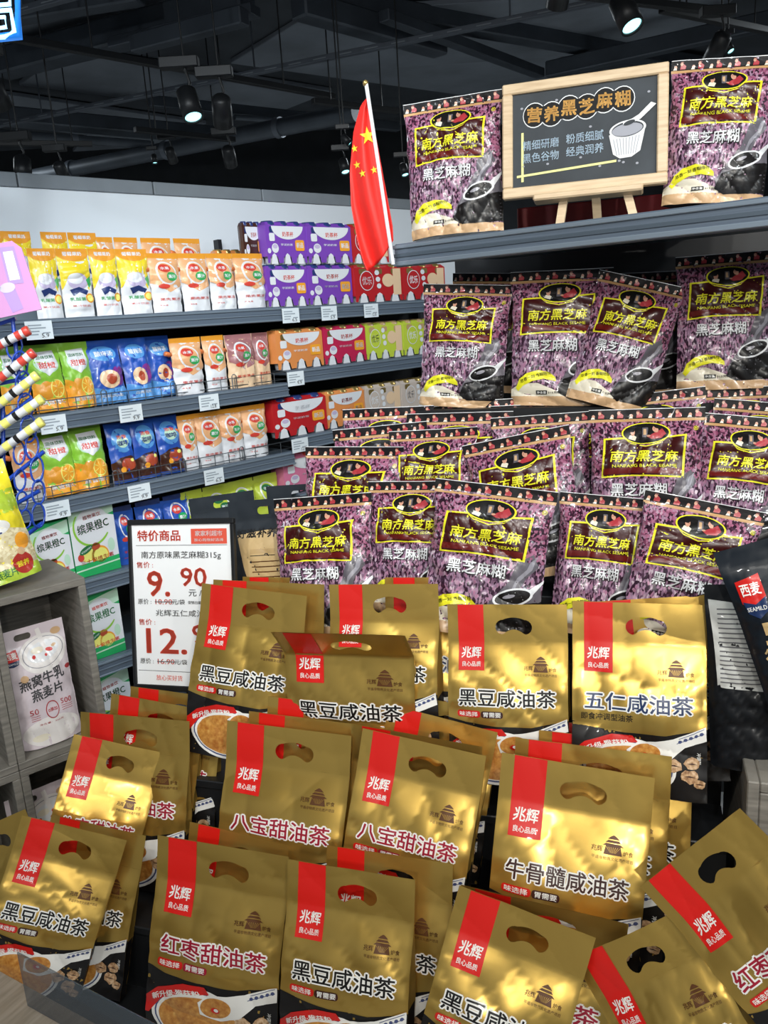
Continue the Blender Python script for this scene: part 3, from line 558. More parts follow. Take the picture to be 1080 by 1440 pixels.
for i, (a, b) in enumerate(((128, 180), (180, 218), (214, 250))): gpouch('D', a, b, LZ[1], .055+(i == 2)*.03, 'blue drink pouch with cut plum, %s on the second shelf' % ORD[i], 'pouch', 'plum drink pouches', i, tilt=-6)
for i, (a, b) in enumerate(((246, 289), (291, 321))): gpouch('B', a, b, LZ[1], .045, 'peach jelly pouch, %s of two on the second shelf' % ('left', 'right')[i], 'pouch', 'jelly pouches, second shelf', i)
for i, (a, b) in enumerate(((322, 360), (358, 382))): gpouch('F', a, b, LZ[1], .045+i*.02, 'dusky brown pink jelly pouch, %s of two on the second shelf' % ('left', 'right')[i], 'pouch', 'jelly pouches, second shelf', i)
gpouch('B', 25, 68, LZ[2], .05, 'reddish jelly pouch at the left end of the third shelf', 'pouch', None, 1)
for i, (a, b) in enumerate(((63, 112), (110, 156))): gpouch('C', a, b, LZ[2], .05, 'green and orange drink pouch, %s of two on the third shelf' % ('left', 'right')[i], 'pouch', 'orange drink pouches', i+1, tilt=-6)
for i, (a, b) in enumerate(((160, 195), (194, 227), (227, 260))): gpouch('E', a, b, LZ[2], .05, 'blue coffee pouch, %s on the third shelf' % ORD[i], 'pouch', 'coffee pouches', i, tilt=-5)
for i, (a, b) in enumerate(((257, 281), (280, 315), (313, 345), (344, 378))): gpouch('B', a, b, LZ[2], .045, 'peach jelly pouch, %s on the third shelf' % ORD[i], 'pouch', 'jelly pouches, third shelf', i)
for i, (a, b) in enumerate(((168, 196), (198, 236), (236, 272))): gpouch('G', a, b, LZ[3], .06, 'blue and green pouch, %s on the fourth shelf above the price sign' % ORD[i], 'pouch', 'blue pouches, fourth shelf', i)
for i, (a, b) in enumerate(((262, 292), (292, 330), (328, 362), (362, 395))): gpouch('L', a, b, LZ[3], .06, 'lime green jelly pouch, %s on the fourth shelf behind black pouches' % ORD[i], 'pouch', 'lime pouches, fourth shelf', i)

# green and white cartons
def carton_mesh():
    W, H, D = .155, .25, .07; a = Art(W, H); p = 'printed_front'; f = a.frac
    f(p, 'g_green2', 1, rect(0, 0, 1, 1)); f(p, 'g_mint', 2, [(0, .12), (1, 0), (1, .2), (0, .35)]); f(p, 'g_white', 3, [(0, .3), (.5, .15), (1, .25), (1, .82), (0, .82)])
    a.poly(p, 'g_white', 4, ell(0, H*.66, W*.38, H*.25)); a.poly(p, 'g_lime', 5, ell(-.005, H*.66, W*.41, H*.27, 30, 140, 330)+ell(-.005, H*.67, W*.37, H*.25, 30, 330, 140)); a.poly(p, 'g_white', 6, ell(0, H*.68, W*.37, H*.24))
    a.text(p, 'g_dkgreen', 7, '缤果橙C', 0, H*.66, W*.7, H*.13, .03, rot=6); a.text(p, 'g_redtxt', 7, '植物果饮', 0, H*.8, W*.4, H*.055, .03, rot=6)
    a.poly(p, 'g_fruit', 4, ell(.012, H*.25, W*.2, H*.13)); a.poly(p, 'g_lemon', 5, ell(.014, H*.25, W*.16, H*.1)); a.poly(p, 'g_lemon', 4, ell(-.03, H*.29, W*.18, H*.1)); a.poly(p, 'g_pit', 5, ell(.0, H*.38, W*.1, H*.05)); a.poly(p, 'g_redtxt', 5, ell(-.055, H*.27, W*.07, H*.05)); a.poly(p, 'g_mint', 5, ell(.055, H*.36, W*.08, H*.09))
    a.text(p, 'g_redtxt', 6, '三十倍维生素', 0, H*.21, W*.75, H*.06, .02, rot=4); f(p, 'g_green2', 5, [(0, .84), (1, .8), (1, 1), (0, 1)]); f(p, 'g_mint', 6, [(0, .9), (1, .86), (1, .88), (0, .92)])
    a.poly(p, 'g_dkgreen', 6, ell(-.035, H*.36, W*.16, H*.045, rot=25)); a.text(p, 'g_white', 7, 'Vitamin', -.035, H*.36, W*.25, H*.03, rot=25); return a, W, H, D
ca, CW, CH, CD = carton_mesh(); _cm = None
for px0, px1, k, lb in ((52, 108, 3, 'left green and white vitamin drink carton on the fourth shelf'), (108, 171, 3, 'right green and white vitamin drink carton on the fourth shelf'), (122, 178, 4, 'green and white carton on the fifth shelf, right of the crate'), (60, 121, 4, 'green and white carton on the fifth shelf hidden by the crate edge'), (137, 192, 5, 'green and white carton on the sixth shelf beside the sign foot')):
    s0, s1 = g_s(px0, .03, LZ[k]), g_s(px1, .03, LZ[k]); e = empty('drink_carton', gM((s0+s1)/2, .03, LZ[k]+.001, (s1-s0)/CW*.97), lb, 'carton', 'vitamin drink cartons')
    if _cm is None:
        mb = MB(); mb.box((-CW/2, 0, 0), (CW/2, CD, CH), 'g_green2', .003); _cm = [('carton_box', mb.mesh('carton_box'))]
        for o in panel('p', ca, None, e): _cm.append((o.name, o.data))
        obj('carton_box', _cm[0][1], e)
    else:
        for n_, me in _cm: obj(n_.split('.')[0], me, e)

# triple cup packs: cardboard sleeve round three cups
def pack_meshes(cm, lid='g_coffee', txt='g_pink', style=0):
    W, H, D = .235, .175, .075; out = []
    cup = MB(); cup.lathe([(0, 0), (.022, 0), (.026, .03), (.034, .12), (.037, .145), (.037, .15)], 'g_white', 16); cup.lathe([(.0375, .148), (.0375, .160), (.03, .168), (.028, .172), (0, .172)], lid, 16); cm_ = cup.mesh('cup')
    sl = MB(); n = 15; pts = []
    for side in (0,):
        prof = [(-W/2, -D/2), (W/2, -D/2), (W/2+.008, 0), (W/2, D/2), (-W/2, D/2), (-W/2-.008, 0)]
    zt, zb = H-.022, .03
    V = [(x, y, z) for z in (zb, zt) for x, y in prof]; F = [(i, (i+1) % 6, (i+1) % 6+6, i+6) for i in range(6)]; sl.add(V, F, cm)
    V2 = [(-W/2, -D/2, zt), (W/2, -D/2, zt), (W/2, D/2, zt), (-W/2, D/2, zt), (-W/2+.01, -D/2+.012, H-.008), (W/2-.01, -D/2+.012, H-.008), (W/2-.01, D/2-.012, H-.008), (-W/2+.01, D/2-.012, H-.008)]
    sl.add(V2, [(0, 1, 5, 4), (1, 2, 6, 5), (2, 3, 7, 6), (3, 0, 4, 7), (4, 5, 6, 7)], cm); sm = sl.mesh('sleeve')
    a = Art(W, H); p = 'printed_front'
    # scalloped lower edge hanging between the cup feet
    for k in range(3):
        c = (k-1)*W/3; a.poly(p, cm, 1, [(c-W/6, zb), (c-W/6, .004), (c-W/6+.012, .004), (c-.02, zb)]); a.poly(p, cm, 1, [(c+W/6, zb), (c+.02, zb), (c+W/6-.012, .004), (c+W/6, .004)])
        a.poly(p, 'g_white', 2, [(c-.02, 0), (c-.012, .035), (c, .043), (c+.012, .035), (c+.02, 0)]); a.poly(p, lid, 2, rrect(c-.017, H-.05, c+.017, H-.026, .006))
    if style == 0:
        a.poly(p, 'g_white', 3, ell(.01, H*.86, W*.4, H*.3, 24, 180, 360)); a.text(p, txt, 4, '奶茶杯', .01, H*.68, W*.28, H*.11, .03); a.text(p, 'g_white', 4, '芋泥奶茶', .0, H*.44, W*.3, H*.05, .02)
        a.poly(p, 'g_fruit', 4, rrect(.05, H*.3, .105, H*.55, .008)); a.text(p, 'g_white', 5, '新品', .078, H*.43, .04, H*.12, .05); a.poly(p, 'g_white', 4, rrect(-.1, H*.52, -.068, H*.7, .006)); a.poly(p, 'g_white', 4, ell(-.07, H*.36, .02, H*.11)); a.poly(p, 'g_lilac', 5, ell(-.07, H*.4, .014, H*.05)); a.poly(p, 'g_white', 4, ell(-.105, H*.3, .01, H*.06))
    else:
        a.poly(p, 'g_white', 3, ell(-.06, H*.55, .034, H*.25)); a.poly(p, cm, 4, ell(-.06, H*.55, .031, H*.23)); a.text(p, 'g_white', 5, '优乐', -.06, H*.55, .045, H*.2, .03)
        a.poly(p, 'g_flesh', 4, ell(.045, H*.55, .03, H*.17)); a.poly(p, 'g_flesh', 3, rect(.07, .03, .11, H*.85)); 
        for k in range(3): a.poly(p, 'g_white', 4, ell(-.01+.004*k, H*(.75-.17*k), .011, H*.065))
    by = [(pp, m, l, t) for pp, m, l, t in a.it]; chunks = []
    for pp, m, l, t in by:
        P = np.stack([t[..., 0], np.full(t.shape[:2], -D/2-.0005*l), t[..., 1]], -1); N = np.zeros_like(P); N[..., 1] = -1; chunks.append((m, P, N, t))
    return (('sleeve', sm, None), ('printed_front', build_mesh('printed_front', chunks), None))+tuple(('cup', cm_, (k-1)*.076) for k in range(3)), W
_pk = {}; ZREF = []
def gpack(key, px0, px1, z, t, label, group=None, yaw=0.):
    if key not in _pk: _pk[key] = pack_meshes(*{'purple': ('g_purple', 'g_navy', 'g_redtxt'), 'brown': ('g_coffee', 'g_navy', 'g_redtxt'), 'orange': ('g_orangebox', 'brass', 'g_redtxt'), 'crimson': ('g_crimson', 'brass', 'g_redtxt'), 'red': ('g_red', 'brass', 'g_redtxt', 1), 'lime': ('g_limebox', 'g_kraft', 'g_redtxt', 1), 'dred': ('g_red', 'g_navy', 'g_white'), 'pale': ('g_palebox', 'brass', 'g_redtxt', 1), 'pink': ('g_pink', 'g_redtxt', 'g_white')}[key])
    P, W = _pk[key]; s0, s1 = g_s(px0, t-.0375, z), g_s(px1, t-.0375, z); sc = (s1-s0)/W*.985; ZREF.append(sc*1.09); e = empty('cup_pack', gM((s0+s1)/2, t, z+.001, sc, yaw) @ Matrix.Diagonal((1, 1, ZREF[0]/sc, 1)), label, 'cup pack', group)
    for n_, me, x in P: obj(n_, me, e, None if x is None else Matrix.Translation((x, 0, .0)))
    return sc
g = 'triple cup packs'; tt = .07
sc = gpack('purple', 379, 436, RZ[0], tt, 'left purple triple cup pack, lower layer', g); gpack('purple', 436, 497, RZ[0], tt, 'right purple triple cup pack, lower layer', g)
zz = RZ[0]+.172*sc*1.09+.002
gpack('purple', 378, 434, zz, tt, 'left purple triple cup pack, upper layer', g); gpack('purple', 434, 496, zz, tt, 'right purple triple cup pack, upper layer', g)
gpack('brown', 350, 378, zz, tt+.03, 'dark brown cup pack end beside the purple packs', g); gpack('orange', 311, 350, LZ[0]+RS, .26, 'orange cup pack in the raised back row left of the purple ones', g)
gpack('red', 498, 565, RZ[0], tt, 'left red cup pack behind the flag tip, lower layer', g); gpack('red', 565, 625, RZ[0], tt, 'right red cup pack beside the sesame bags', g); gpack('red', 496, 548, zz, tt, 'red cup pack on the upper layer, half behind the flag', g)
gpack('orange', 391, 456, RZ[1], tt, 'orange cup pack on the far bay second shelf', g); gpack('crimson', 457, 516, RZ[1], tt, 'crimson cup pack between orange and lime packs', g); gpack('lime', 516, 568, RZ[1], tt, 'left lime cup pack on the far bay second shelf', g); gpack('lime', 568, 618, RZ[1], tt, 'right lime cup pack on the far bay second shelf', g)
gpack('dred', 385, 460, RZ[2], tt, 'dark red cup pack on the far bay third shelf', g); gpack('orange', 460, 515, RZ[2], tt, 'orange cup pack on the far bay third shelf', g); gpack('pale', 516, 566, RZ[2], tt, 'left pale beige cup pack on the far bay third shelf', g); gpack('pale', 566, 615, RZ[2], tt, 'right pale beige cup pack on the far bay third shelf', g)
gpack('pink', 400, 470, RZ[3], tt, 'pink cup pack on the far bay lowest visible shelf', g)

# ------------------------------------------------------------------ right-hand display: frame of rows
RA = azdir(108); RN = np.array([RA[1], -RA[0], 0.]); RN = RN if RN[1] < 0 else -RN     # RN points to the shopper
def rowp(d): return at(700, 900, d)            # depth of a row, measured along the view at px 700
ROW = dict(G1=1.17, G2=1.34, G3=1.50, P1=1.63, P2=1.76, P3=1.84, S=1.93, T=1.93)
R0P = {}
def rpt(px, py, row, off=0.):
    if row not in R0P:
        r = ray(700, 720); R0P[row] = CP+r*ROW[row]*np.array([1, 1, 0])
    return onplane(px, py, R0P[row]-RN*off, RN)
def pose(TL, TR, row, W, lean, off=0., skew=0., dip=0., smin=.86, smax=1.14):
    """matrix of a bag whose top corners are seen at TL and TR in a row; origin = bottom centre of the bag of height H"""
    A, B = rpt(*TL, row, off+skew), rpt(*TR, row, off-skew); X = unit(B-A); sc = np.linalg.norm(B-A)/W; sc = min(max(sc, smin), smax)
    D0 = unit(-GZ+X*X[2]); N = unit(np.cross(X, GZ)); N = N if np.dot(N, RN) > 0 else -N
    l = math.radians(lean); Dn = unit(D0*math.cos(l)+N*math.sin(l)); Z = -Dn; Y = np.cross(Z, X)
    return (A+B)/2, X, Y, Z, sc
def bag_M(TL, TR, row, W, H, lean, **k):
    C, X, Y, Z, sc = pose(TL, TR, row, W, lean, **k); sz = min(max(sc, .95), 1.04); m = mtx(C-Z*H*sz, X*sc, Y, Z*sz); return m, C-Z*H*sz, sc

# ---- gold oil-tea pouches
GW, GH, GT, GB = .235, .345, .058, .072
def gold_art(title, col, sweet, full=True):
    a = Art(GW, GH); H = GH; W = GW
    L = 'brand_label'
    a.poly(L, 'p_red', 2, rect(-.41*W, H-.128, -.19*W, H-.0005)); L = 'brand_label/brand_lettering'; a.text(L, 'p_white', 3, '兆辉', -.30*W, H-.094, .040, .021, .035, .12); a.text(L, 'p_white', 3, '良心品质', -.30*W, H-.116, .037, .0095, .03)
    E_ = 'temple_emblem'; cx, cz = .28*W, H-.118
    a.poly(E_, 'p_brown', 2, [(cx-.014, cz-.011), (cx+.014, cz-.011), (cx+.011, cz+.002), (cx-.011, cz+.002)]); a.poly(E_, 'p_brown', 2, [(cx-.016, cz+.002), (cx+.016, cz+.002), (cx+.011, cz+.0055), (cx-.011, cz+.0055)])
    a.poly(E_, 'p_brown', 2, [(cx-.012, cz+.0068), (cx+.012, cz+.0068), (cx+.008, cz+.0105), (cx-.008, cz+.0105)]); a.poly(E_, 'p_brown', 2, [(cx-.009, cz+.012), (cx+.009, cz+.012), (cx+.005, cz+.0155), (cx+.001, cz+.018), (cx-.001, cz+.018), (cx-.005, cz+.0155)])
    for k in range(-3, 4): a.poly(E_, 'gold_back', 3, [(cx+k*.0012-.0002, cz-.008), (cx+k*.0012+.0002, cz-.008), (cx+k*.0034+.0004, cz+.0005), (cx+k*.0034-.0004, cz+.0005)])
    a.text(E_, 'p_brown', 2, '兆辉', cx-.024, cz-.004, .017, .0085, .02); a.text(E_, 'p_brown', 2, '炉食', cx+.023, cz-.006, .015, .0075, .01); a.text(E_, 'p_brown', 2, '平遥非物质文化遗产项目', cx, cz-.0165, .062, .0052, .0)
    T_ = 'product_title'; n = len(title); tz = H-.178; w = W*.80; h = .031 if n == 5 else .030
    a.text(T_, 'p_white', 2, title, 0, tz, w, h, .15); a.text(T_, col, 3, title, 0, tz, w, h, .028)
    if title.startswith('五仁'): a.text(T_, 'p_black', 2, '即食冲调型油茶', -.055, H-.206, .092, .0125, .015)
    else:
        a.poly(T_, 'p_red2', 2, rrect(-.42*W, H-.216, -.22*W, H-.203, .005)); a.text(T_, 'p_white', 3, '味选择', -.32*W, H-.2095, .037, .009, .03)
        a.poly(T_, 'p_crimson' if sweet else 'p_brownk', 2, rrect(-.215*W, H-.216, -.03*W, H-.203, .005)); a.text(T_, 'p_white', 3, '胃需要', -.12*W, H-.2095, .034, .009, .03)
    if full:
        F_ = 'food_picture'; zl = H-.228
        a.poly(F_, 'p_black', 1, [(-W/2, 0), (W/2, 0), (W/2, zl+.012), (W*.2, zl-.004), (-W*.1, zl-.004), (-W*.35, zl+.002), (-W/2, zl+.01)])
        a.poly(F_, 'p_white', 2, ell(-.02, .052, .086, .052, 34)); a.poly(F_, 'p_bluep', 3, ell(-.02, .052, .080, .047, 34)); a.poly(F_, 'p_white', 4, ell(-.02, .052, .077, .044, 34)); a.poly(F_, 'soup_grain', 5, ell(-.02, .05, .072, .040, 34))
        a.poly(F_, 'p_red2', 4, [(-W/2, H-.272), (-W*.40, H-.252), (-W*.2, H-.236), (-.01, H-.236), (.0, H-.248), (-W*.22, H-.254), (-W*.38, H-.272), (-W*.47, H-.30), (-W/2, H-.30)])
        FA = F_; F_ = 'food_picture/banner_lettering'; a.text(F_, 'p_white', 5, '新升级·猴菇粉', -.062, H-.2545, .090, .0105, .04, rot=14, warp=-.006)
        F_ = 'food_picture/soup_spoon'; a.poly(F_, 'p_white', 6, [(-.02, H-.262), (.0, H-.246), (.03, H-.243), (.06, H-.236), (.115, H-.212), (.1165, H-.236), (.08, H-.25), (.055, H-.275), (.02, H-.288), (-.015, H-.282)])
        a.poly(F_, 'soup_grain', 7, ell(.012, H-.266, .027, .017, rot=8)); a.poly(F_, 'p_red2', 8, ell(.012, H-.270, .008, .005)); a.poly(F_, 'p_white', 9, ell(.014, H-.269, .004, .003))
        for k in range(5): a.poly(F_, 'p_bluep', 7, ell(.072+.009*k, H-.240+.004*k, .0036, .0028, 8, rot=30)); 
        a.poly(F_, 'p_bluep', 7, [(.066, H-.2445), (.112, H-.224), (.112, H-.2228), (.066, H-.2433)]); a.poly(F_, 'p_bluep', 7, [(.07, H-.236), (.112, H-.2165), (.112, H-.2153), (.07, H-.2348)])
        rr = random.Random(3); F_ = 'food_picture/walnuts'
        for (x, z, r) in ((.062, H-.283, .015), (.092, H-.278, .014), (.088, H-.300, .015), (.104, H-.312, .011)):
            a.poly(F_, 'walnut', 5, [(x+r*rr.uniform(.75, 1.1)*math.cos(t*math.pi/6), z+r*.8*rr.uniform(.75, 1.1)*math.sin(t*math.pi/6)) for t in range(12)])
            a.poly(F_, 'p_brownk', 6, [(x-r*.7, z), (x, z+r*.12), (x+r*.7, z-.001), (x, z-.0008)])
        a.text(F_, 'p_white', 3, '冲调型', W*.44, H-.268, .02, .007, .02, rot=-90)
    return a
def kidney():
    cx, cz, a, r_ = .014, GH-.040, .0215, .0145; line = lambda s: (cx+a*s, cz-.0045*s*s)
    P = [(line(s)[0], line(s)[1]+r_) for s in np.linspace(-1, 1, 13)]
    e = line(1); P += [(e[0]+r_*math.sin(t), e[1]+r_*math.cos(t)) for t in np.linspace(.25, 2.95, 8)]
    P += [(line(s)[0], line(s)[1]-r_+.0055*(1-s*s)) for s in np.linspace(.9, -.9, 11)]
    e = line(-1); P += [(e[0]-r_*math.sin(t), e[1]+r_*math.cos(t)) for t in np.linspace(2.95, .25, 8)]
    return P[::-1]
KID = kidney()
FLV = {'bb': ('黑豆咸油茶', 'p_black', False), 'wr': ('五仁咸油茶', 'p_navy', False), 'b8': ('八宝甜油茶', 'p_crimson', True), 'hz': ('红枣甜油茶', 'p_crimson', True), 'nn': ('牛骨髓咸油茶', 'p_brownk', False)}
GART = {k: gold_art(*v) for k, v in FLV.items()}
ORG = {}
def gold(fl, TL, TR, row, label, lean=14, off=0., skew=0., bend=0., curl=0., amp=.62, seed=None, lite=False, smin=.86, smax=1.14, extra=None):
    seed = seed if seed is not None else abs(hash((TL, TR))) % 997
    f = Film(GW, GH, GT*(.5 if lite else 1), GB, 'gusset', seed, amp, bend, curl, ramp=.13, pinch=.02, wl=1.9, ncr=6)
    P = pouch_meshes(f, GART[fl], 'gold', 'gold_back', 'gold_back', 'p_black', GH-.225, hole=KID, band_part='handle_band', res=.009)
    M, org, sc = bag_M(TL, TR, row, GW, GH, lean, off=off, skew=skew, smin=smin, smax=smax)
    if extra: M = M @ extra
    ORG.setdefault(row, []).append((org, off))
    if DEBUG: DF.write('gold %s %s sc=%.2f z=%.3f\n' % (row, TL, sc, org[2]))
    return assemble('tea_pouch', P, M, label, 'tea pouch', 'gold oil tea pouches', {'brand_label': 'red strip with white lettering'})
DEBUG = False
DF = open('/tmp/dbg.txt', 'w') if DEBUG else None
GOLD = [
 # front tier
 ('bb', (47, 1150), (163, 1178), 'G1', 'gold black bean tea pouch at the lower left, nearest the clear plastic lip', dict(lean=12, skew=-.025)),
 ('bb', (75, 1146), (203, 1175), 'G1', 'gold tea pouch tucked behind the lower left black bean pouch', dict(off=.05, lite=True, skew=-.01)),
 ('b8', (-72, 1185), (30, 1140), 'G1', 'dark gold tea pouch cut by the left edge of the frame', dict(off=.02, lite=True, skew=-.02)),
 ('hz', (222, 1174), (406, 1205), 'G1', 'gold red date tea pouch with crimson title, second from left in front', dict(off=.012)),
 ('bb', (272, 1156), (402, 1188), 'G1', 'gold tea pouch showing only its red strip behind the front red date pouch', dict(off=.055, lite=True)),
 ('bb', (405, 1208), (584, 1237), 'G1', 'gold black bean tea pouch in the bottom centre, upright with full title', dict(off=-.01)),
 ('bb', (460, 1188), (637, 1215), 'G1', 'gold black bean tea pouch behind the bottom centre one, title end showing', dict(off=.045, lite=True)),
 ('bb', (646, 1245), (838, 1319), 'G1', 'gold black bean tea pouch tilted clockwise at the bottom, right of centre', dict(off=-.03)),
 ('b8', (655, 1222), (885, 1276), 'G1', 'dark gold tea pouch lying in shade behind the tilted bottom pouch', dict(off=.045, lite=True, bend=.5)),
 ('hz', (808, 1345), (948, 1284), 'G1', 'gold pouch with large dark handle hole at the bottom, right of the tilted one', dict(off=-.02, amp=.8, curl=.2)),
 ('hz', (912, 1237), (1027, 1147), 'G1', 'gold red date tea pouch leaning steeply at the lower right against the wood', dict(off=-.01, skew=.0, amp=.7)),
 # middle tier
 ('b8', (108, 1033), (228, 1058), 'G2', 'leftmost eight treasure tea pouch of the middle tier, in front of the crate', dict(off=.0, skew=-.03, amp=.8, smin=.8)),
 ('b8', (105, 1000), (276, 1015), 'G2', 'gold tea pouch directly behind the leftmost middle tier pouch', dict(off=.045, lite=True)),
 ('bb', (157, 975), (287, 998), 'G2', 'gold tea pouch third in the left middle stack, behind its taller neighbour', dict(off=.075, lite=True)),
 ('b8', (184, 965), (314, 982), 'G2', 'rearmost gold pouch of the left middle stack, below the price sign', dict(off=.105, lite=True)),
 ('b8', (320, 1013), (494, 1035), 'G2', 'gold eight treasure tea pouch left of centre in the middle tier', dict(off=.0)),
 ('bb', (350, 1000), (520, 1021), 'G2', 'gold tea pouch just behind the left of centre eight treasure pouch', dict(off=.035, lite=True)),
 ('bb', (377, 979), (546, 1000), 'G2', 'third gold pouch in the stack left of centre, dark handle hole', dict(off=.065, lite=True)),
 ('b8', (387, 960), (548, 978), 'G2', 'rearmost gold pouch in the stack left of centre, red script above it', dict(off=.095, lite=True)),
 ('b8', (510, 1024), (684, 1063), 'G2', 'gold eight treasure tea pouch in the centre of the middle tier', dict(off=-.01)),
 ('bb', (500, 1009), (682, 1041), 'G2', 'dark shaded gold pouch right behind the centre eight treasure pouch', dict(off=.03, lite=True, bend=.35)),
 ('bb', (547, 990), (700, 1030), 'G2', 'gold tea pouch third from the front in the centre stack', dict(off=.065, lite=True)),
 ('bb', (552, 972), (706, 1003), 'G2', 'rearmost gold tea pouch in the centre stack', dict(off=.095, lite=True)),
 ('nn', (706, 1058), (921, 1094), 'G2', 'gold beef marrow tea pouch at the right of the middle tier', dict(off=-.015, lean=16)),
 ('bb', (725, 1037), (945, 1064), 'G2', 'bright gold tea pouch just behind the beef marrow pouch', dict(off=.03, lite=True)),
 ('bb', (758, 1027), (975, 1049), 'G2', 'third gold pouch in the stack behind the beef marrow pouch', dict(off=.065, lite=True)),
 ('b8', (756, 1012), (958, 1028), 'G2', 'rearmost gold pouch in the stack behind the beef marrow pouch', dict(off=.10, lite=True)),
 # back tier
 ('bb', (284, 820), (432, 838), 'G3', 'gold black bean tea pouch touching the price sign, back tier', dict(off=.0)),
 ('bb', (300, 815), (456, 822), 'G3', 'gold pouch behind the black bean pouch that touches the price sign', dict(off=.04, lite=True)),
 ('wr', (342, 811), (462, 813), 'G3', 'rearmost gold pouch beside the price sign, below the sesame bags', dict(off=.07, lite=True)),
 ('bb', (390, 866), (580, 870), 'G3', 'gold pouch with dark forward-bent handle band, in front of its back tier neighbours', dict(off=-.075, bend=.62, lean=-2)),
 ('bb', (463, 822), (616, 821), 'G3', 'gold black bean pouch half hidden by the pouch with dark bent band', dict(off=.0)),
 ('wr', (560, 812), (660, 812), 'G3', 'gold pouch edge showing behind the two middle back tier pouches', dict(off=.045, lite=True)),
 ('bb', (629, 850), (797, 850), 'G3', 'gold black bean tea pouch second from right in the back tier', dict(off=.0)),
 ('wr', (805, 845), (994, 851), 'G3', 'gold five nut tea pouch with navy title at the right of the back tier', dict(off=-.01)),
 ('wr', (838, 846), (1000, 836), 'G3', 'gold pouch peeping over the five nut pouch', dict(off=.04, lite=True)),
]
for fl, TL, TR, row, lb, k in GOLD: gold(fl, TL, TR, row, lb, seed=int(TL[0]*3+TL[1]) % 997, **k)

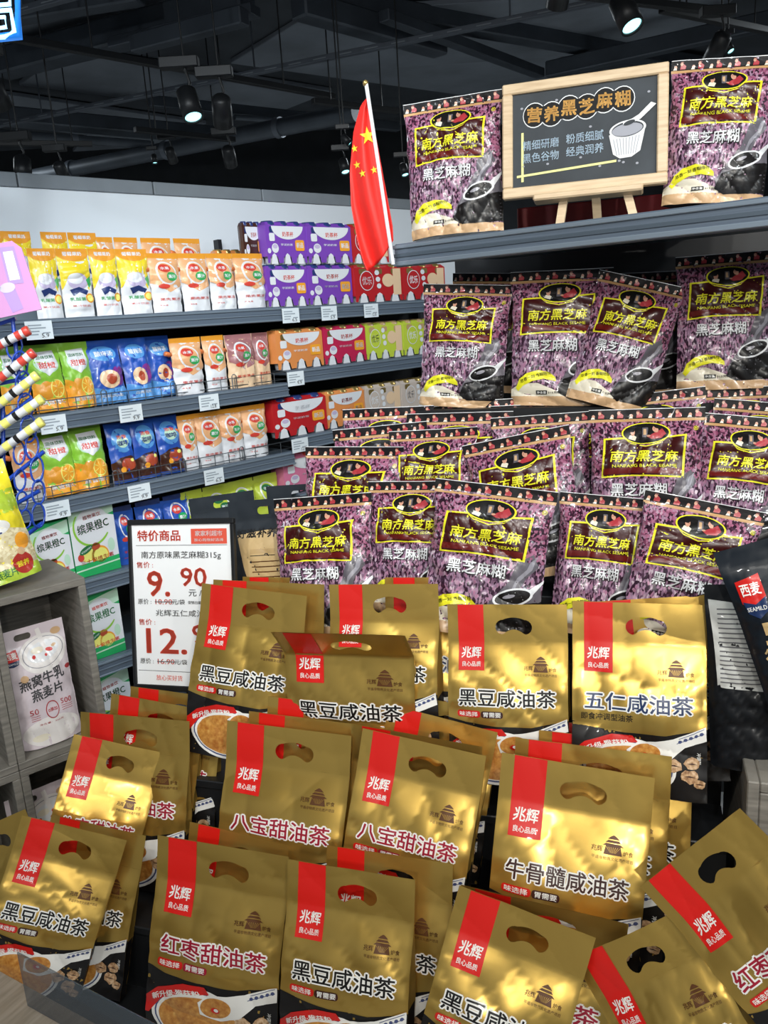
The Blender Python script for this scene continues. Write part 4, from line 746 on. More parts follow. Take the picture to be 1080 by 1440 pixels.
# ---- purple sesame bags
SW, SH, ST_, SS = .215, .285, .060, .017
def sesame_art():
    W, H = SW, SH; a = Art(W, H); f = a.frac
    a.poly('printed_front', 'flowers_red', 1, rect(-W*.49, H*.52, W*.49, H-.0255), h=.009)
    s = 'top_seal'; top = lambda v: (1-v)*H
    a.poly(s, 'seal_black', 1, rect(-W/2, H-.020, W/2, H)); a.poly(s, 'p_tan', 1, rect(-W/2, H-.0255, W/2, H-.020)); a.poly(s, 'p_silver', 2, rect(-W/2, H-.0012, W/2, H))
    for k in range(6):
        x = -W/2+W*(k+.5)/6; z = H-.011; a.poly(s, 'p_skin', 2, ell(x-.009, z-.003, .0032, .0040, 8)); a.poly(s, 'p_cloth', 2, [(x+.000, z-.007), (x+.011, z-.007), (x+.012, z-.001), (x+.006, z+.004), (x+.001, z)]); a.poly(s, 'p_skin', 3, ell(x+.003, z+.003, .0030, .0035, 8)); a.poly(s, 'p_cream', 2, [(x-.014, z-.008), (x-.006, z-.008), (x-.008, z-.004), (x-.012, z-.004)]); a.poly(s, 'p_maroon2', 3, ell(x+.004, z+.0062, .0036, .0016, 8))
    n = 'name_panel'
    P = [(.12, .205), (.30, .20), (.36, .235), (.50, .26), (.64, .235), (.70, .195), (.86, .185), (.835, .475), (.60, .465), (.35, .462), (.10, .475)]
    f(n, 'p_yellow', 2, P); c = (.48, .34); Q = [(c[0]+(u-c[0])*.945, c[1]+(v-c[1])*.915) for u, v in P]; f(n, 'p_maroon', 3, Q)
    lo = [(.122, .40), (.35, .39), (.6, .395), (.815, .40), (.812, .452), (.6, .444), (.35, .441), (.118, .452)]; f(n, 'p_maroon2', 4, [(u, v+(.012 if v < .42 else 0)) for u, v in lo])
    n = 'name_panel/portrait_oval'; ex, ez, rx, rz = 0, top(.175), W*.215, H*.072
    a.poly(n, 'p_yellow', 4, ell(ex, ez, rx, rz, 36)); a.poly(n, 'p_black', 5, ell(ex, ez, rx*.93, rz*.9, 36))
    a.poly(n, 'p_smoke', 6, rect(ex-.006, ez-.008, ex+.004, ez+.010)); a.poly(n, 'p_tan2', 7, rect(ex-.004, ez-.004, ex+.001, ez+.007))
    a.poly(n, 'p_cream', 6, [(ex-.034, ez-.010), (ex-.020, ez-.014), (ex-.017, ez-.007), (ex-.024, ez-.003), (ex-.031, ez-.004)]); a.poly(n, 'p_skin', 7, ell(ex-.0245, ez+.001, .0048, .0062, 14)); a.poly(n, 'p_black', 8, ell(ex-.026, ez+.0055, .0056, .0042, 12)); a.poly(n, 'p_black', 8, ell(ex-.0222, ez+.0015, .0008, .0006, 6))
    a.poly(n, 'p_cloth', 6, [(ex+.012, ez-.012), (ex+.030, ez-.010), (ex+.038, ez-.002), (ex+.030, ez+.008), (ex+.021, ez+.002), (ex+.010, ez-.004), (ex+.004, ez-.008)]); a.poly(n, 'p_skin', 7, ell(ex+.0175, ez+.006, .0050, .0066, 14, rot=25)); a.poly(n, 'p_black', 8, ell(ex+.0205, ez+.0115, .0062, .0040, 12, rot=-20)); a.poly(n, 'p_black', 8, ell(ex+.0155, ez+.0065, .0008, .0006, 6)); a.poly(n, 'p_skin', 8, ell(ex+.006, ez-.0065, .0036, .0018, 8))
    n = 'name_panel/brand_lettering'; a.text(n, 'p_yellow', 6, '南方黑芝麻', -.003, top(.33), W*.60, H*.076, .035, .15); a.text(n, 'p_yellow', 6, 'NANFANG BLACK SESAME', -.003, top(.394), W*.57, H*.019, .012); a.text(n, 'p_yellow', 3, '®', W*.43, top(.145), .009, .009, .01)
    t = 'product_title'; a.text(t, 'p_black', 2, '黑芝麻糊', -.012, top(.555), W*.50, H*.088, .085); a.text(t, 'p_silver', 3, '黑芝麻糊', -.013, top(.552), W*.50, H*.088, .03)
    b = 'bowl_picture'
    f(b, 'p_smoke', 2, [(.78, .48), (.90, .42), (.95, .50), (.86, .58), (.82, .66), (.98, .62), (1, .7), (1, .93), (.55, .93), (.5, .85), (.62, .72), (.72, .62)]); f(b, 'p_smoke2', 3, [(.88, .47), (.93, .44), (.9, .52), (.80, .61), (.77, .68), (.74, .69), (.79, .58), (.86, .52)])
    f(b, 'p_black', 3, [(.5, .90), (.56, .80), (.75, .76), (1, .72), (1, .93), (.6, .94)]); a.poly(b, 'p_silver', 4, ell(W*.27, top(.71), W*.165, H*.058, 28, rot=18)); a.poly(b, 'p_black', 5, ell(W*.268, top(.71), W*.145, H*.046, 28, rot=18)); f(b, 'p_silver', 4, [(.88, .66), (1.0, .58), (1, .6), (.92, .69)]); a.poly(b, 'p_smoke2', 6, ell(W*.24, top(.705), W*.05, H*.012, 12, rot=18))
    y = 'corner_banner'; f(y, 'p_cream', 2, [(.0, .93), (.0, .88), (.12, .83), (.3, .83), (.5, .89), (.62, .93)]); f(y, 'p_yellow', 3, [(.06, .87), (.10, .80), (.18, .755), (.30, .735), (.42, .75), (.48, .79), (.485, .82), (.36, .80), (.24, .815), (.14, .85), (.09, .89)]); a.text(y, 'p_black', 4, '浓香一刻 香糊陪伴', -W*.23, top(.775), W*.33, H*.026, .02, rot=14, warp=-.004)
    f(y, 'p_tan2', 2, [(0, .93), (.3, .925), (.62, .93), (1, .94), (1, 1), (0, 1)]); f(y, 'p_black', 3, [(.28, .885), (.40, .885), (.40, .915), (.28, .915)]); a.text(y, 'p_white', 4, '净含量', -W*.16, top(.90), W*.1, H*.018, .03); a.text(y, 'p_black', 4, '315克(9小袋)', W*.02, top(.902), W*.22, H*.020, .02)
    return a
SART = sesame_art()
def sesame(TL, TR, row, label, lean=14, off=0., skew=0., seed=0, amp=1.55, bend=0., curl=0., H=None, T=1., slump=0., smin=.85, smax=1.12, roll=0.):
    f = Film(SW, SH, ST_*T, SS, 'pillow', seed, amp, bend, curl, ramp=.06, pinch=.055, slump=slump, ncr=8)
    P = pouch_meshes(f, SART, 'flowers', 'p_black', 'p_black', res=.007)
    M, org, sc = bag_M(TL, TR, row, SW, SH, lean, off=off, skew=skew, smin=smin, smax=smax); ORG.setdefault(row, []).append((org, off))
    if roll: 
        c = M @ Vector((0, 0, SH)); M = Matrix.Translation(c) @ Matrix.Rotation(math.radians(roll), 4, Vector(RN)) @ Matrix.Translation(-c) @ M
    if DEBUG: DF.write('sesame %s %s sc=%.2f z=%.3f\n' % (row, TL, sc, org[2]))
    return assemble('sesame_bag', P, M, label, 'sesame bag', 'purple sesame powder bags')
SES = [
 ((385, 702), (522, 692), 'P1', 'leftmost purple sesame bag of the front row, above the price sign edge', dict(off=.01)),
 ((518, 677), (650, 676), 'P1', 'second purple sesame bag from left in the front row', dict(off=.03)),
 ((612, 672), (786, 692), 'P1', 'largest purple sesame bag, centre of the front row', dict(off=-.02)),
 ((788, 691), (925, 703), 'P1', 'purple sesame bag right of the largest centre one', dict(off=.025)),
 ((908, 688), (1078, 721), 'P1', 'rightmost purple sesame bag of the front row, beside the black pouches', dict(off=-.01)),
 ((430, 628), (568, 628), 'P2', 'leftmost purple sesame bag of the second row', dict(off=0)),
 ((548, 607), (672, 600), 'P2', 'second row sesame bag with curled green-tinted top seal', dict(off=.03, curl=-.15)),
 ((650, 627), (800, 597), 'P2', 'second row sesame bag with top edge slanting up right, in the middle', dict(off=-.01)),
 ((828, 577), (992, 572), 'P2', 'second row sesame bag right of the slanting one, whole nameplate visible', dict(off=-.02)),
 ((990, 580), (1130, 592), 'P2', 'second row sesame bag cut by the right edge', dict(off=-.01)),
 ((468, 605), (600, 592), 'P2', 'sesame bag peeping out behind the leftmost second row bag', dict(off=.05, T=.5)),
 ((690, 588), (830, 578), 'P2', 'sesame bag behind the slanting second row bag', dict(off=.045, T=.5)),
 ((482, 576), (610, 570), 'P3', 'leftmost sesame bag of the rear rows, only its seal in view', dict(off=.02, T=.6)),
 ((572, 582), (722, 578), 'P3', 'rear row sesame bag, second from left, below the shelf bags', dict(off=.0, T=.6)),
 ((618, 567), (752, 558), 'P3', 'rear row sesame bag seal, third from left', dict(off=.045, T=.6)),
 ((690, 571), (822, 566), 'P3', 'rear row sesame bag seal, fourth from left', dict(off=.03, T=.6)),
 ((848, 560), (992, 543), 'P3', 'rear row sesame bag seal just left of the right corner', dict(off=.02, T=.6)),
 ((985, 547), (1120, 541), 'P3', 'rear row sesame bag seal in the right corner', dict(off=.03, T=.6)),
 ((1010, 560), (1140, 570), 'P3', 'rear row sesame bag lower at the right corner', dict(off=-.01, T=.6)),
 ((780, 552), (930, 560), 'P3', 'rear row sesame bag with seal running down right, below the leaning shelf bag', dict(off=.06, T=.6)),
 ((596, 399), (722, 401), 'S', 'leftmost sesame bag standing on the middle shelf, folded left side', dict(lean=5, skew=.0)),
 ((718, 383), (863, 376), 'S', 'second sesame bag from left on the middle shelf', dict(lean=5, off=-.01)),
 ((846, 388), (966, 396), 'S', 'sesame bag leaning askew on the middle shelf, third from left', dict(lean=8, off=-.025, roll=-8)),
 ((950, 362), (1098, 350), 'S', 'rightmost and tallest sesame bag on the middle shelf', dict(lean=5, off=-.01)),
 ((640, 384), (745, 384), 'S', 'sesame bag behind the two leftmost on the middle shelf', dict(lean=4, off=.08, T=.6)),
 ((862, 385), (965, 380), 'S', 'sesame bag standing behind the askew one', dict(lean=4, off=.09, T=.6)),
 ((567, 148), (706, 125), 'T', 'sesame bag on the high shelf, left of the chalkboard', dict(lean=5)),
 ((945, 86), (1100, 76), 'T', 'sesame bag on the high shelf, right of the chalkboard', dict(lean=5, off=-.01)),
]
for i, (TL, TR, row, lb, k) in enumerate(SES): sesame(TL, TR, row, lb, seed=i*13+5, **k)

# ---- high shelf and the unit carrying the rows
def rz(px, py, row='T', off=0.): return rpt(px, py, row, off)[2]
HZ = (rz(640, 330, 'T', -.03)+rz(1000, 288, 'T', -.03))/2
def rM(px, row, off, z):
    """frame whose x runs along the row, y away from the shopper; px picks the place along it"""
    P0 = rpt(px, 500, row, off); k = (px-540)/FPX; Q = np.array([P0[0], P0[1], z])-CP; u = -(Q@CX-k*(Q@CF))/(RA@CX-k*(RA@CF)); P0 = np.array([P0[0], P0[1], z])+RA*u
    return mtx(P0, RA, -RN, GZ)
hA = rpt(557, 343, 'T', -.045); HZ = hA[2]; hB = atz(1080, 275, HZ); hX = unit(hB-hA); M = mtx(hA, hX, np.cross(GZ, hX), GZ); MT = M
e = empty('high_shelf', M, 'steel shelf edge below the chalkboard, carrying two sesame bags', 'shelf'); L = 1.1
mb = MB(); mb.box((0, .012, -.03), (L, .42, -.002), 'steel_dark', .003); obj('shelf_board', mb.mesh('shelf_board'), e)
mb = MB()
mb.box((-.004, -.006, -.05), (L, .0115, -.001), 'rail', .004); mb.box((-.004, -.010, -.012), (L, -.006, -.004), 'steel_light', .0015); mb.box((-.004, -.010, -.048), (L, -.006, -.038), 'steel_light', .0015); mb.box((-.004, -.008, -.03), (L, -.006, -.022), 'steel_dark', .001); obj('ribbed_edge', mb.mesh('ribbed_edge'), e)
# shelf below, back panel, stepped tiers
def zrow(row): return min(o[2] for o, f in ORG[row])
ZS = rz(760, 566, 'S', -.02)
u = empty('display_unit', rM(560, 'T', .0, 0), 'black display unit with steps behind the sesame bags and gold pouches', 'display unit')
UI = u.matrix_world.inverted()
def ubox(name, x0, x1, row, o0, o1, z0, z1, m, rowb=None):
    a = UI @ Vector(rM(x0, row, o0, z0).translation); b = UI @ Vector(rM(x1, row, o0, z0).translation); c = UI @ Vector(rM(x1, rowb or row, o1, z0).translation)
    mb = MB(); mb.box((min(a.x, b.x), min(a.y, c.y), z0), (max(a.x, b.x), max(a.y, c.y), z1), m, .002); return obj(name, mb.mesh(name), u)
ubox('back_panel', 668, 1250, 'T', .40, .42, .1, HZ+.02, 'black_metal')
ubox('middle_shelf', 585, 1150, 'S', -.08, .38, ZS-.025, ZS-.004, 'black_metal')
def row_ext(row):
    L = [UI @ Vector(o) for o, f in ORG[row]]
    return min(v.x for v in L), max(v.x for v in L), min(v.y for v in L), max(v.y for v in L), min(v.z for v in L)
EXT = {r: row_ext(r) for r in ORG}
if DEBUG: 
    DF.write('EXT %s\n' % EXT); DF.flush()
prev = None; xc = (UI @ Vector(rM(1027, 'G2', -.02, 0).translation)).x-.02
for r in ('P3', 'P2', 'P1', 'G3', 'G2', 'G1'):
    x0, x1, y0, y1, z = EXT[r]; back = prev if prev else y1+.2
    zt = sorted((UI @ Vector(o)).z for o, f in ORG[r])[0]-.003
    fy = y0-.030; mb = MB(); mb.box((x0-.13, fy, zt-.018), (x1+.13 if r[0] == 'P' else min(x1+.13, xc), max(back-.003, fy+.05), zt), 'black_metal', .002); obj('step_board', mb.mesh('step_board'), u)
    mb = MB(); mb.box((x0-.12, fy+.005, .02), (min(x1+.12, xc), fy+.017, zt-.0185), 'black_metal', .001); obj('step_riser', mb.mesh('step_riser'), u); prev = fy

# ---- chalkboard on its little easel
def card_pose(TL, TR, BL, d0, off, lean, row='T'):
    A, B = rpt(*TL, row, off), rpt(*TR, row, off); X = unit(B-A); W = np.linalg.norm(B-A)
    D0 = unit(-GZ+X*X[2]); N = unit(np.cross(X, GZ)); N = N if np.dot(N, RN) > 0 else -N; l = math.radians(lean); Dn = unit(D0*math.cos(l)+N*math.sin(l))
    lo, hi = .05, 1.
    for _ in range(30):
        m = (lo+hi)/2; P = A+Dn*m-CP; y = 720-FPX*(P@CY)/(P@CF)
        if y < BL[1]: lo = m
        else: hi = m
    return A, B, X, Dn, W, lo
A, B, X, Dn, W, H = card_pose((707, 122), (941, 88), (702, 282), 0, -.02, 9)
Z = -Dn; Y = np.cross(Z, X); M = mtx((A+B)/2-Z*H, X, Y, Z); cbM = M
e = empty('chalkboard', M, 'wooden framed chalkboard with handwritten sesame advert standing on the high shelf', 'chalkboard'); fw = .021
for n_, b in (('frame_top', ((-W/2, -.009, H-fw), (W/2, .009, H))), ('frame_bottom', ((-W/2, -.009, 0), (W/2, .009, fw))), ('frame_side', ((-W/2, -.0095, fw), (-W/2+fw, .009, H-fw))), ('frame_side', ((W/2-fw, -.0095, fw), (W/2, .009, H-fw)))):
    mb = MB(); mb.box(b[0], b[1], 'wood_light', .0025); obj(n_, mb.mesh(n_), e)
mb = MB(); mb.box((-W/2+fw-.002, -.002, fw-.002), (W/2-fw+.002, .006, H-fw+.002), 'slate'); obj('slate_panel', mb.mesh('slate_panel'), e)
a = Art(W, H); p = 'chalk_drawing'; T_ = lambda m, l, s, u, v, w, h, off=0., rot=0.: a.text(p, m, l, s, (u-.5)*W, (1-v)*H, w*W, h*H, off, 0., rot)
for i, ch in enumerate('营养黑芝麻糊'):
    uu = .20+.107*i; vv = .30-.012*i+(.01 if i % 2 else -.01); a.poly(p, 'chalk', 1, ell((uu-.5)*W, (1-vv)*H, .072*W, .110*H, 20)); a.poly(p, 'chalk_black', 2, ell((uu-.5)*W, (1-vv)*H, .067*W, .101*H, 20))
for i, ch in enumerate('营养黑芝麻糊'):
    uu = .20+.107*i; vv = .30-.012*i+(.01 if i % 2 else -.01)
    if i < 5: a.frac(p, 'chalk_black', 2.5, [(uu, vv-.062), (uu+.107, vv-.074), (uu+.107, vv+.05), (uu, vv+.062)])
    T_('chalk_gold', 3, ch, uu, vv, .088, .125, .055, (-4, 3, -2, 4, -3, 2)[i])
for s, uu, vv in (('精细研磨', .24, .545), ('粉质细腻', .51, .53), ('黑色谷物', .24, .655), ('经典润养', .51, .64)): T_('chalk_blue', 2, s, uu, vv, .225, .082, .02, 1)
f = a.frac; f(p, 'chalk_yellow', 1, [(.118, .43), (.133, .43), (.133, .86), (.118, .86)]); f(p, 'chalk_yellow', 2, [(.09, .80), (.70, .755), (.70, .775), (.09, .82)])
f(p, 'chalk', 3, [(.655, .545), (.87, .50), (.84, .70), (.79, .745), (.72, .75), (.68, .71)]); a.poly(p, 'chalk', 4, ell(.265*W, .49*H, .108*W, .075*H, 28, rot=5)); a.poly(p, 'slate', 5, ell(.265*W, .49*H, .094*W, .062*H, 28, rot=5)); a.poly(p, 'chalk_grey', 6, ell(.263*W, .485*H, .090*W, .052*H, 28, rot=5))
for k in range(9): f(p, 'chalk_grey', 4, [(.68+.019*k, .585-.002*k), (.684+.019*k, .585-.002*k), (.705+.0135*k, .725-.001*k), (.701+.0135*k, .725-.001*k)])
f(p, 'chalk', 7, [(.90, .31), (.93, .33), (.84, .44), (.79, .465), (.74, .475), (.735, .45), (.79, .43), (.83, .40)]); a.poly(p, 'slate', 8, ell(.275*W, .54*H, .035*W, .018*H, 14, rot=15))
rr = random.Random(5)
for k in range(16): a.poly(p, 'chalk_grey', 1, ell(rr.uniform(-.38, .4)*W, rr.uniform(.11, .88)*H, .003*W*3, .0035*W*2, 8))
panel('chalk_drawing', a, Matrix.Translation((0, -.0022, 0)), e)
Mi = cbM.inverted(); es = empty('easel', M, 'small pale wooden easel under the chalkboard', 'easel')
mb = MB(); mb.box((-W*.30, -.028, -.014), (W*.36, .012, -.001), 'wood_light', .003); obj('ledge', mb.mesh('ledge'), es)
def legpts(x0, x1, y1):
    p1 = Vector((x1, y1, -.2)); w0, w1 = M @ Vector((x0, .004, -.014)), M @ p1; k = (HZ+.0-w0.z)/(w1.z-w0.z); q = w0+(w1-w0)*k; return Vector((x0, .004, -.014)), Mi @ q
for x0, x1, y1 in ((-W*.12, -W*.21, .004), (W*.27, W*.42, .004), (W*.08, W*.10, .22)):
    a_, b_ = legpts(x0, x1, y1); d = b_-a_; mb = MB(); w = .0085
    mb.add([(a_.x-w, a_.y-.005, a_.z), (a_.x+w, a_.y-.005, a_.z), (a_.x+w, a_.y+.006, a_.z), (a_.x-w, a_.y+.006, a_.z), (b_.x-w, b_.y-.005, b_.z), (b_.x+w, b_.y-.005, b_.z), (b_.x+w, b_.y+.006, b_.z), (b_.x-w, b_.y+.006, b_.z)], [(0, 1, 2, 3), (4, 7, 6, 5), (0, 4, 5, 1), (1, 5, 6, 2), (2, 6, 7, 3), (3, 7, 4, 0)], 'wood_light'); obj('leg', mb.mesh('leg'), es)
# red carton behind the easel
M = rM(728, 'T', .20, HZ); mat('carton_red', (.22, .008, .01), .5); mb = MB(); mb.box((0, 0, 0), (.42, .12, .075), 'carton_red', .002)
e = empty('red_carton', M, 'dark red carton reading MILK behind the easel on the high shelf', 'carton'); obj('carton_box', mb.mesh('carton_box'), e)
a = Art(.42, .075); a.poly('carton_print', 'p_navy', 1, rrect(-.195, .028, -.12, .052, .003)); a.text('carton_print', 'p_white', 2, 'MILK', -.158, .040, .045, .014, .02); panel('carton_print', a, None, e)

# ---- flag at the end of the high shelf
DFl = at(551, 350, 1)[1]
def fpt(px, py, dd=0.): return rpt(px, py, 'T', -.075+dd)
pa, pb = (515, 118), (553, 372)
root = fpt(*pb); e = empty('national_flag', Matrix.Translation(root), 'red flag with five yellow stars hanging from a white pole at the shelf end', 'flag'); inv = Matrix.Translation(-Vector(root))
mb = MB(); mb.tube([fpt(*pb), fpt(*pa)], .0042, 'pole_white', 10); o = obj('pole', mb.mesh('pole'), e, inv)
mb = MB(); c = fpt(514, 117); mb.lathe([(0, .007), (.005, .004), (.006, 0), (.0045, -.005), (0, -.006)], 'brass', 10, c); obj('finial', mb.mesh('finial'), e, inv)
Lf = [(0, 519, 133), (.08, 507, 148), (.2, 497, 185), (.4, 492, 240), (.6, 494, 290), (.8, 503, 338), (.92, 511, 368), (1., 517, 381)]
Rf = [(0, 518, 136), (1, 556, 338)]
def lerp(T, v):
    for (a, x0, y0), (b, x1, y1) in zip(T, T[1:]):
        if v <= b: k = (v-a)/(b-a); return x0+(x1-x0)*k, y0+(y1-y0)*k
    return T[-1][1:]
def fl(u_, v, lift=0.):
    """u from pole to free edge, v from top to bottom"""
    xl, yl = lerp([t for t in Lf], v); xr, yr = lerp([(0, 518, 136), (.85, 552, 318), (1., 553, 338)], v)
    x, y = xr+(xl-xr)*u_, yr+(yl-yr)*u_+6*math.sin(math.pi*u_)*v
    return fpt(x, y, .02+.022*math.sin(u_*7.5+v*2.2)*min(1, v*2+.2)*(u_**.7)-lift)
nu, nv = 26, 34; mb = MB(); V = [tuple(fl(i/nu, j/nv)) for j in range(nv+1) for i in range(nu+1)]; F = [(j*(nu+1)+i, j*(nu+1)+i+1, (j+1)*(nu+1)+i+1, (j+1)*(nu+1)+i) for j in range(nv) for i in range(nu)]
mb.add(V, F, 'flag_red', True); o = obj('cloth', mb.mesh('cloth'), e, inv); md = o.modifiers.new('thickness', 'SOLIDIFY'); md.thickness = .0008; md.offset = -1
def star(cx, cy, r, rot):
    P = [(r*(1 if k % 2 == 0 else .39)*math.cos(math.radians(90+36*k+rot)), r*(1 if k % 2 == 0 else .39)*math.sin(math.radians(90+36*k+rot))) for k in range(10)]; t = refine(tess([P]), r*.3); q = t.reshape(-1, 2); V = []
    for x, y in q:
        px, py = cx+x*.85, cy-y
        # invert the cloth map roughly: v from height, u from width between the edges
        v = (py-134)/247*.98; 
        for _ in range(8):
            xl, yl = lerp(Lf, v); xr, yr = lerp([(0, 518, 136), (.85, 552, 318), (1., 553, 338)], v); uu = min(1, max(0, (px-xr)/(xl-xr))); yy = yr+(yl-yr)*uu+6*math.sin(math.pi*uu)*v; v = min(1, max(0, v+(py-yy)/235))
        V.append(tuple(fl(uu, v, .0022)))
    mb = MB(); mb.add(V, [(3*i, 3*i+1, 3*i+2) for i in range(len(V)//3)], 'flag_star'); obj('star', mb.mesh('star'), e, inv)
star(517, 191, 13.5, 8)
for x, y in ((498.5, 209), (502, 232), (509.5, 244), (526, 239)): star(x, y, 6, 12)

# ---- price sign
def frame_from(TL, TR, BLy, row, off, lean): 
    A, B, X, Dn, W, H = card_pose(TL, TR, (0, BLy), 0, off, lean, row); Z = -Dn; Y = np.cross(Z, X); return mtx((A+B)/2-Z*H, X, Y, Z), W, H
M, W, H = frame_from((181, 731), (330, 728), 968, 'G3', .10, 12)
e = empty('price_sign', M, 'black framed white price sign with large red prices, left of the gold pouches', 'price sign')
for n_, b in (('frame_rail', ((-W/2, -.008, H-.012), (W/2, .004, H))), ('frame_rail', ((-W/2, -.008, 0), (W/2, .004, .012))), ('frame_post', ((-W/2, -.0085, .012), (-W/2+.009, .004, H-.012))), ('frame_post', ((W/2-.009, -.0085, .012), (W/2, .004, H-.012)))):
    mb = MB(); mb.box(b[0], b[1], 'black_metal', .0015); obj(n_, mb.mesh(n_), e)
mb = MB(); mb.box((-W/2+.008, -.003, .011), (W/2-.008, .002, H-.011), 'paper'); obj('paper_sheet', mb.mesh('paper_sheet'), e)
a = Art(W, H); p = 'printed_text'; T_ = lambda m, s, u0, u1, v, h, off=.02: a.text(p, m, 2, s, ((u0+u1)/2-.5)*W, (1-v)*H, (u1-u0)*W, h*H, off)
T_('ink_red', '特价商品', .09, .50, .095, .062, .04); a.frac(p, 'ink_red', 1, rect(.60, .058, .93, .145)); T_('paper', '家家利超市', .64, .89, .085, .03, .03); T_('paper', '放心购物好选择', .63, .90, .122, .017)
a.frac(p, 'ink_grey', 1, rect(.07, .150, .93, .153)); T_('ink_grey', '南方原味黑芝麻糊315g', .12, .87, .21, .048, .01); T_('ink_red', '售价 :', .07, .23, .265, .036, .01); T_('ink_red', '9.', .17, .38, .375, .145, .03); T_('ink_red', '90', .49, .73, .335, .105, .025); T_('ink_grey', '元 / 袋', .56, .78, .425, .042, .015)
T_('ink_grey', '原价 :', .07, .20, .48, .032, .01); T_('ink_red', '10.90', .24, .40, .48, .03, .01); T_('ink_grey', '元/袋', .40, .52, .48, .03, .01); a.frac(p, 'ink_grey', 3, rect(.235, .478, .41, .483)); T_('ink_grey', '促销日期 : 2023', .55, .76, .482, .018)
T_('ink_grey', '兆辉五仁咸油茶400g', .24, .93, .548, .044, .01); T_('ink_red', '售价 :', .07, .23, .60, .036, .01); T_('ink_red', '12.', .14, .52, .71, .145, .03); T_('ink_red', '90', .58, .82, .665, .105, .025); T_('ink_grey', '元 / 袋', .62, .84, .745, .042, .015)
T_('ink_grey', '原价 :', .07, .20, .83, .032, .01); T_('ink_red', '16.90', .24, .40, .83, .03, .01); T_('ink_grey', '元/袋', .40, .52, .83, .03, .01); a.frac(p, 'ink_grey', 3, rect(.235, .828, .41, .833)); a.frac(p, 'ink_grey', 1, rect(.05, .885, .93, .888)); T_('ink_red', '放心买好货', .22, .47, .925, .032, .0); T_('ink_red', '就来家家利', .54, .80, .925, .032, .0)
panel('printed_text', a, Matrix.Translation((0, -.0032, 0)), e)
mb = MB(); zb_ = M.translation.z; Mi = M.inverted(); q = Mi @ (M.translation-Vector((0, 0, zb_-.02))); mb.tube([(0, .012, H*.5), (0, .012, 0), tuple(q)], .009, 'black_metal', 10); obj('stand_pole', mb.mesh('stand_pole'), e)
mb = MB(); mb.box((-.12, -.12, .001), (.12, .12, .02), 'black_metal', .004); obj('stand_foot', mb.mesh('stand_foot'), e, Mi @ Matrix.Translation(Vector((M.translation.x, M.translation.y, 0))))

# ---- generic film bags placed by corners
def plain_bag(name, W, H, T, top, art, mats, TL, TR, row, label, cat, hole=None, group=None, seed=1, amp=.8, lean=10, off=0., roll=0., sm=(.5, 1.6), style='pillow', low=None):
    f = Film(W, H, T, top, style, seed, amp, 0, 0, ramp=.09); P = pouch_meshes(f, art, *mats, hole=hole, band_part='handle_band' if hole else None, sidelow=low)
    M, org, sc = bag_M(TL, TR, row, W, H, lean, off=off, smin=sm[0], smax=sm[1])
    if roll: c = M @ Vector((0, 0, H)); M = Matrix.Translation(c) @ Matrix.Rotation(math.radians(roll), 4, Vector(RN)) @ Matrix.Translation(-c) @ M
    return assemble(name, P, M, label, cat, group)
mat('film_black', (.006, .007, .009), .42, 0, .15, .08, 25, crough=.15, spec=.3); mat('film_slate', (.018, .023, .030), .5, 0, .1, .08, 25, spec=.3); mat('label_kraft', (.60, .42, .20), .55, 0, 0); mat('label_white', (.66, .67, .64), .5, 0, .2, .1, 30)
def hh(W, H, d, w=.05, h=.017): return rrect(-w/2, H-d-h/2, w/2, H-d+h/2, h*.48)
bW, bH = .19, .32; a = Art(bW, bH); p = 'kraft_label'
a.frac(p, 'label_kraft', 1, [(.10, .23), (.95, .18), (.95, .62), (.26, .62)]); a.text(p, 'p_black', 2, '好滋补养生粉', 0, bH*.775, bW*.8, bH*.06, .05); a.frac(p, 'p_black', 2, rect(.3, .37, .62, .375)); a.frac(p, 'g_kraft', 2, rect(.3, .33, .62, .36))
for k in range(4): a.frac(p, 'p_brown', 2, rect(.3, .41+.035*k, .8-.05*(k % 2), .417+.035*k))
BM = ('film_slate', 'film_black', 'film_black')
plain_bag('kraft_label_pouch', bW, bH, .06, .04, a, BM, (265, 702), (356, 689), 'P2', 'black handle pouch directly behind the top right corner of the price sign', 'pouch', hh(bW, bH, .024), 'black handle pouches', 3, off=.02)
plain_bag('kraft_label_pouch', bW, bH, .06, .04, a, BM, (320, 706), (432, 697), 'P1', 'black handle pouch with kraft label between price sign and sesame bags', 'pouch', hh(bW, bH, .024), 'black handle pouches', 5, off=.06)
plain_bag('kraft_label_pouch', bW, bH, .05, .04, a, BM, (374, 684), (470, 678), 'P2', 'black handle pouch rear, behind the leftmost front row sesame bag', 'pouch', hh(bW, bH, .024), 'black handle pouches', 8, off=.06)
# dark pouches at the right edge
def seal_art(W, H, back):
    a = Art(W, H); p = 'printed_front'
    if back:
        a.frac('white_label', 'label_white', 1, [(.04, .08), (.9, .14), (.92, .56), (.1, .55)])
        for k in range(17): a.frac('white_label', 'ink_grey', 2, rect(.13, .13+.024*k, .84-.2*((k*7) % 3 == 0)-.1*(k % 4 == 1), .137+.024*k))
    else:
        a.frac(p, 'p_red2', 1, [(.10, .17), (.36, .15), (.36, .27), (.23, .30), (.10, .28)]); a.frac(p, 'p_navy', 2, [(.11, .27), (.23, .29), (.36, .26), (.33, .33), (.23, .36), (.13, .33)])
        a.text(p, 'p_white', 3, '西麦', W*-.27, H*.785, W*.20, H*.06, .04); a.text(p, 'p_white', 3, 'SEAMILD', W*-.27, H*.69, W*.2, H*.02, .02); a.text(p, 'label_kraft', 2, '5黑', -.005, H*.56, .10, .05, .04); a.text(p, 'label_kraft', 2, '谷物燕麦片', -.002, H*.44, .13, .03, .03); a.text(p, 'p_cloth', 2, '七福', .06, H*.9, .03, .014, .02)
    return a
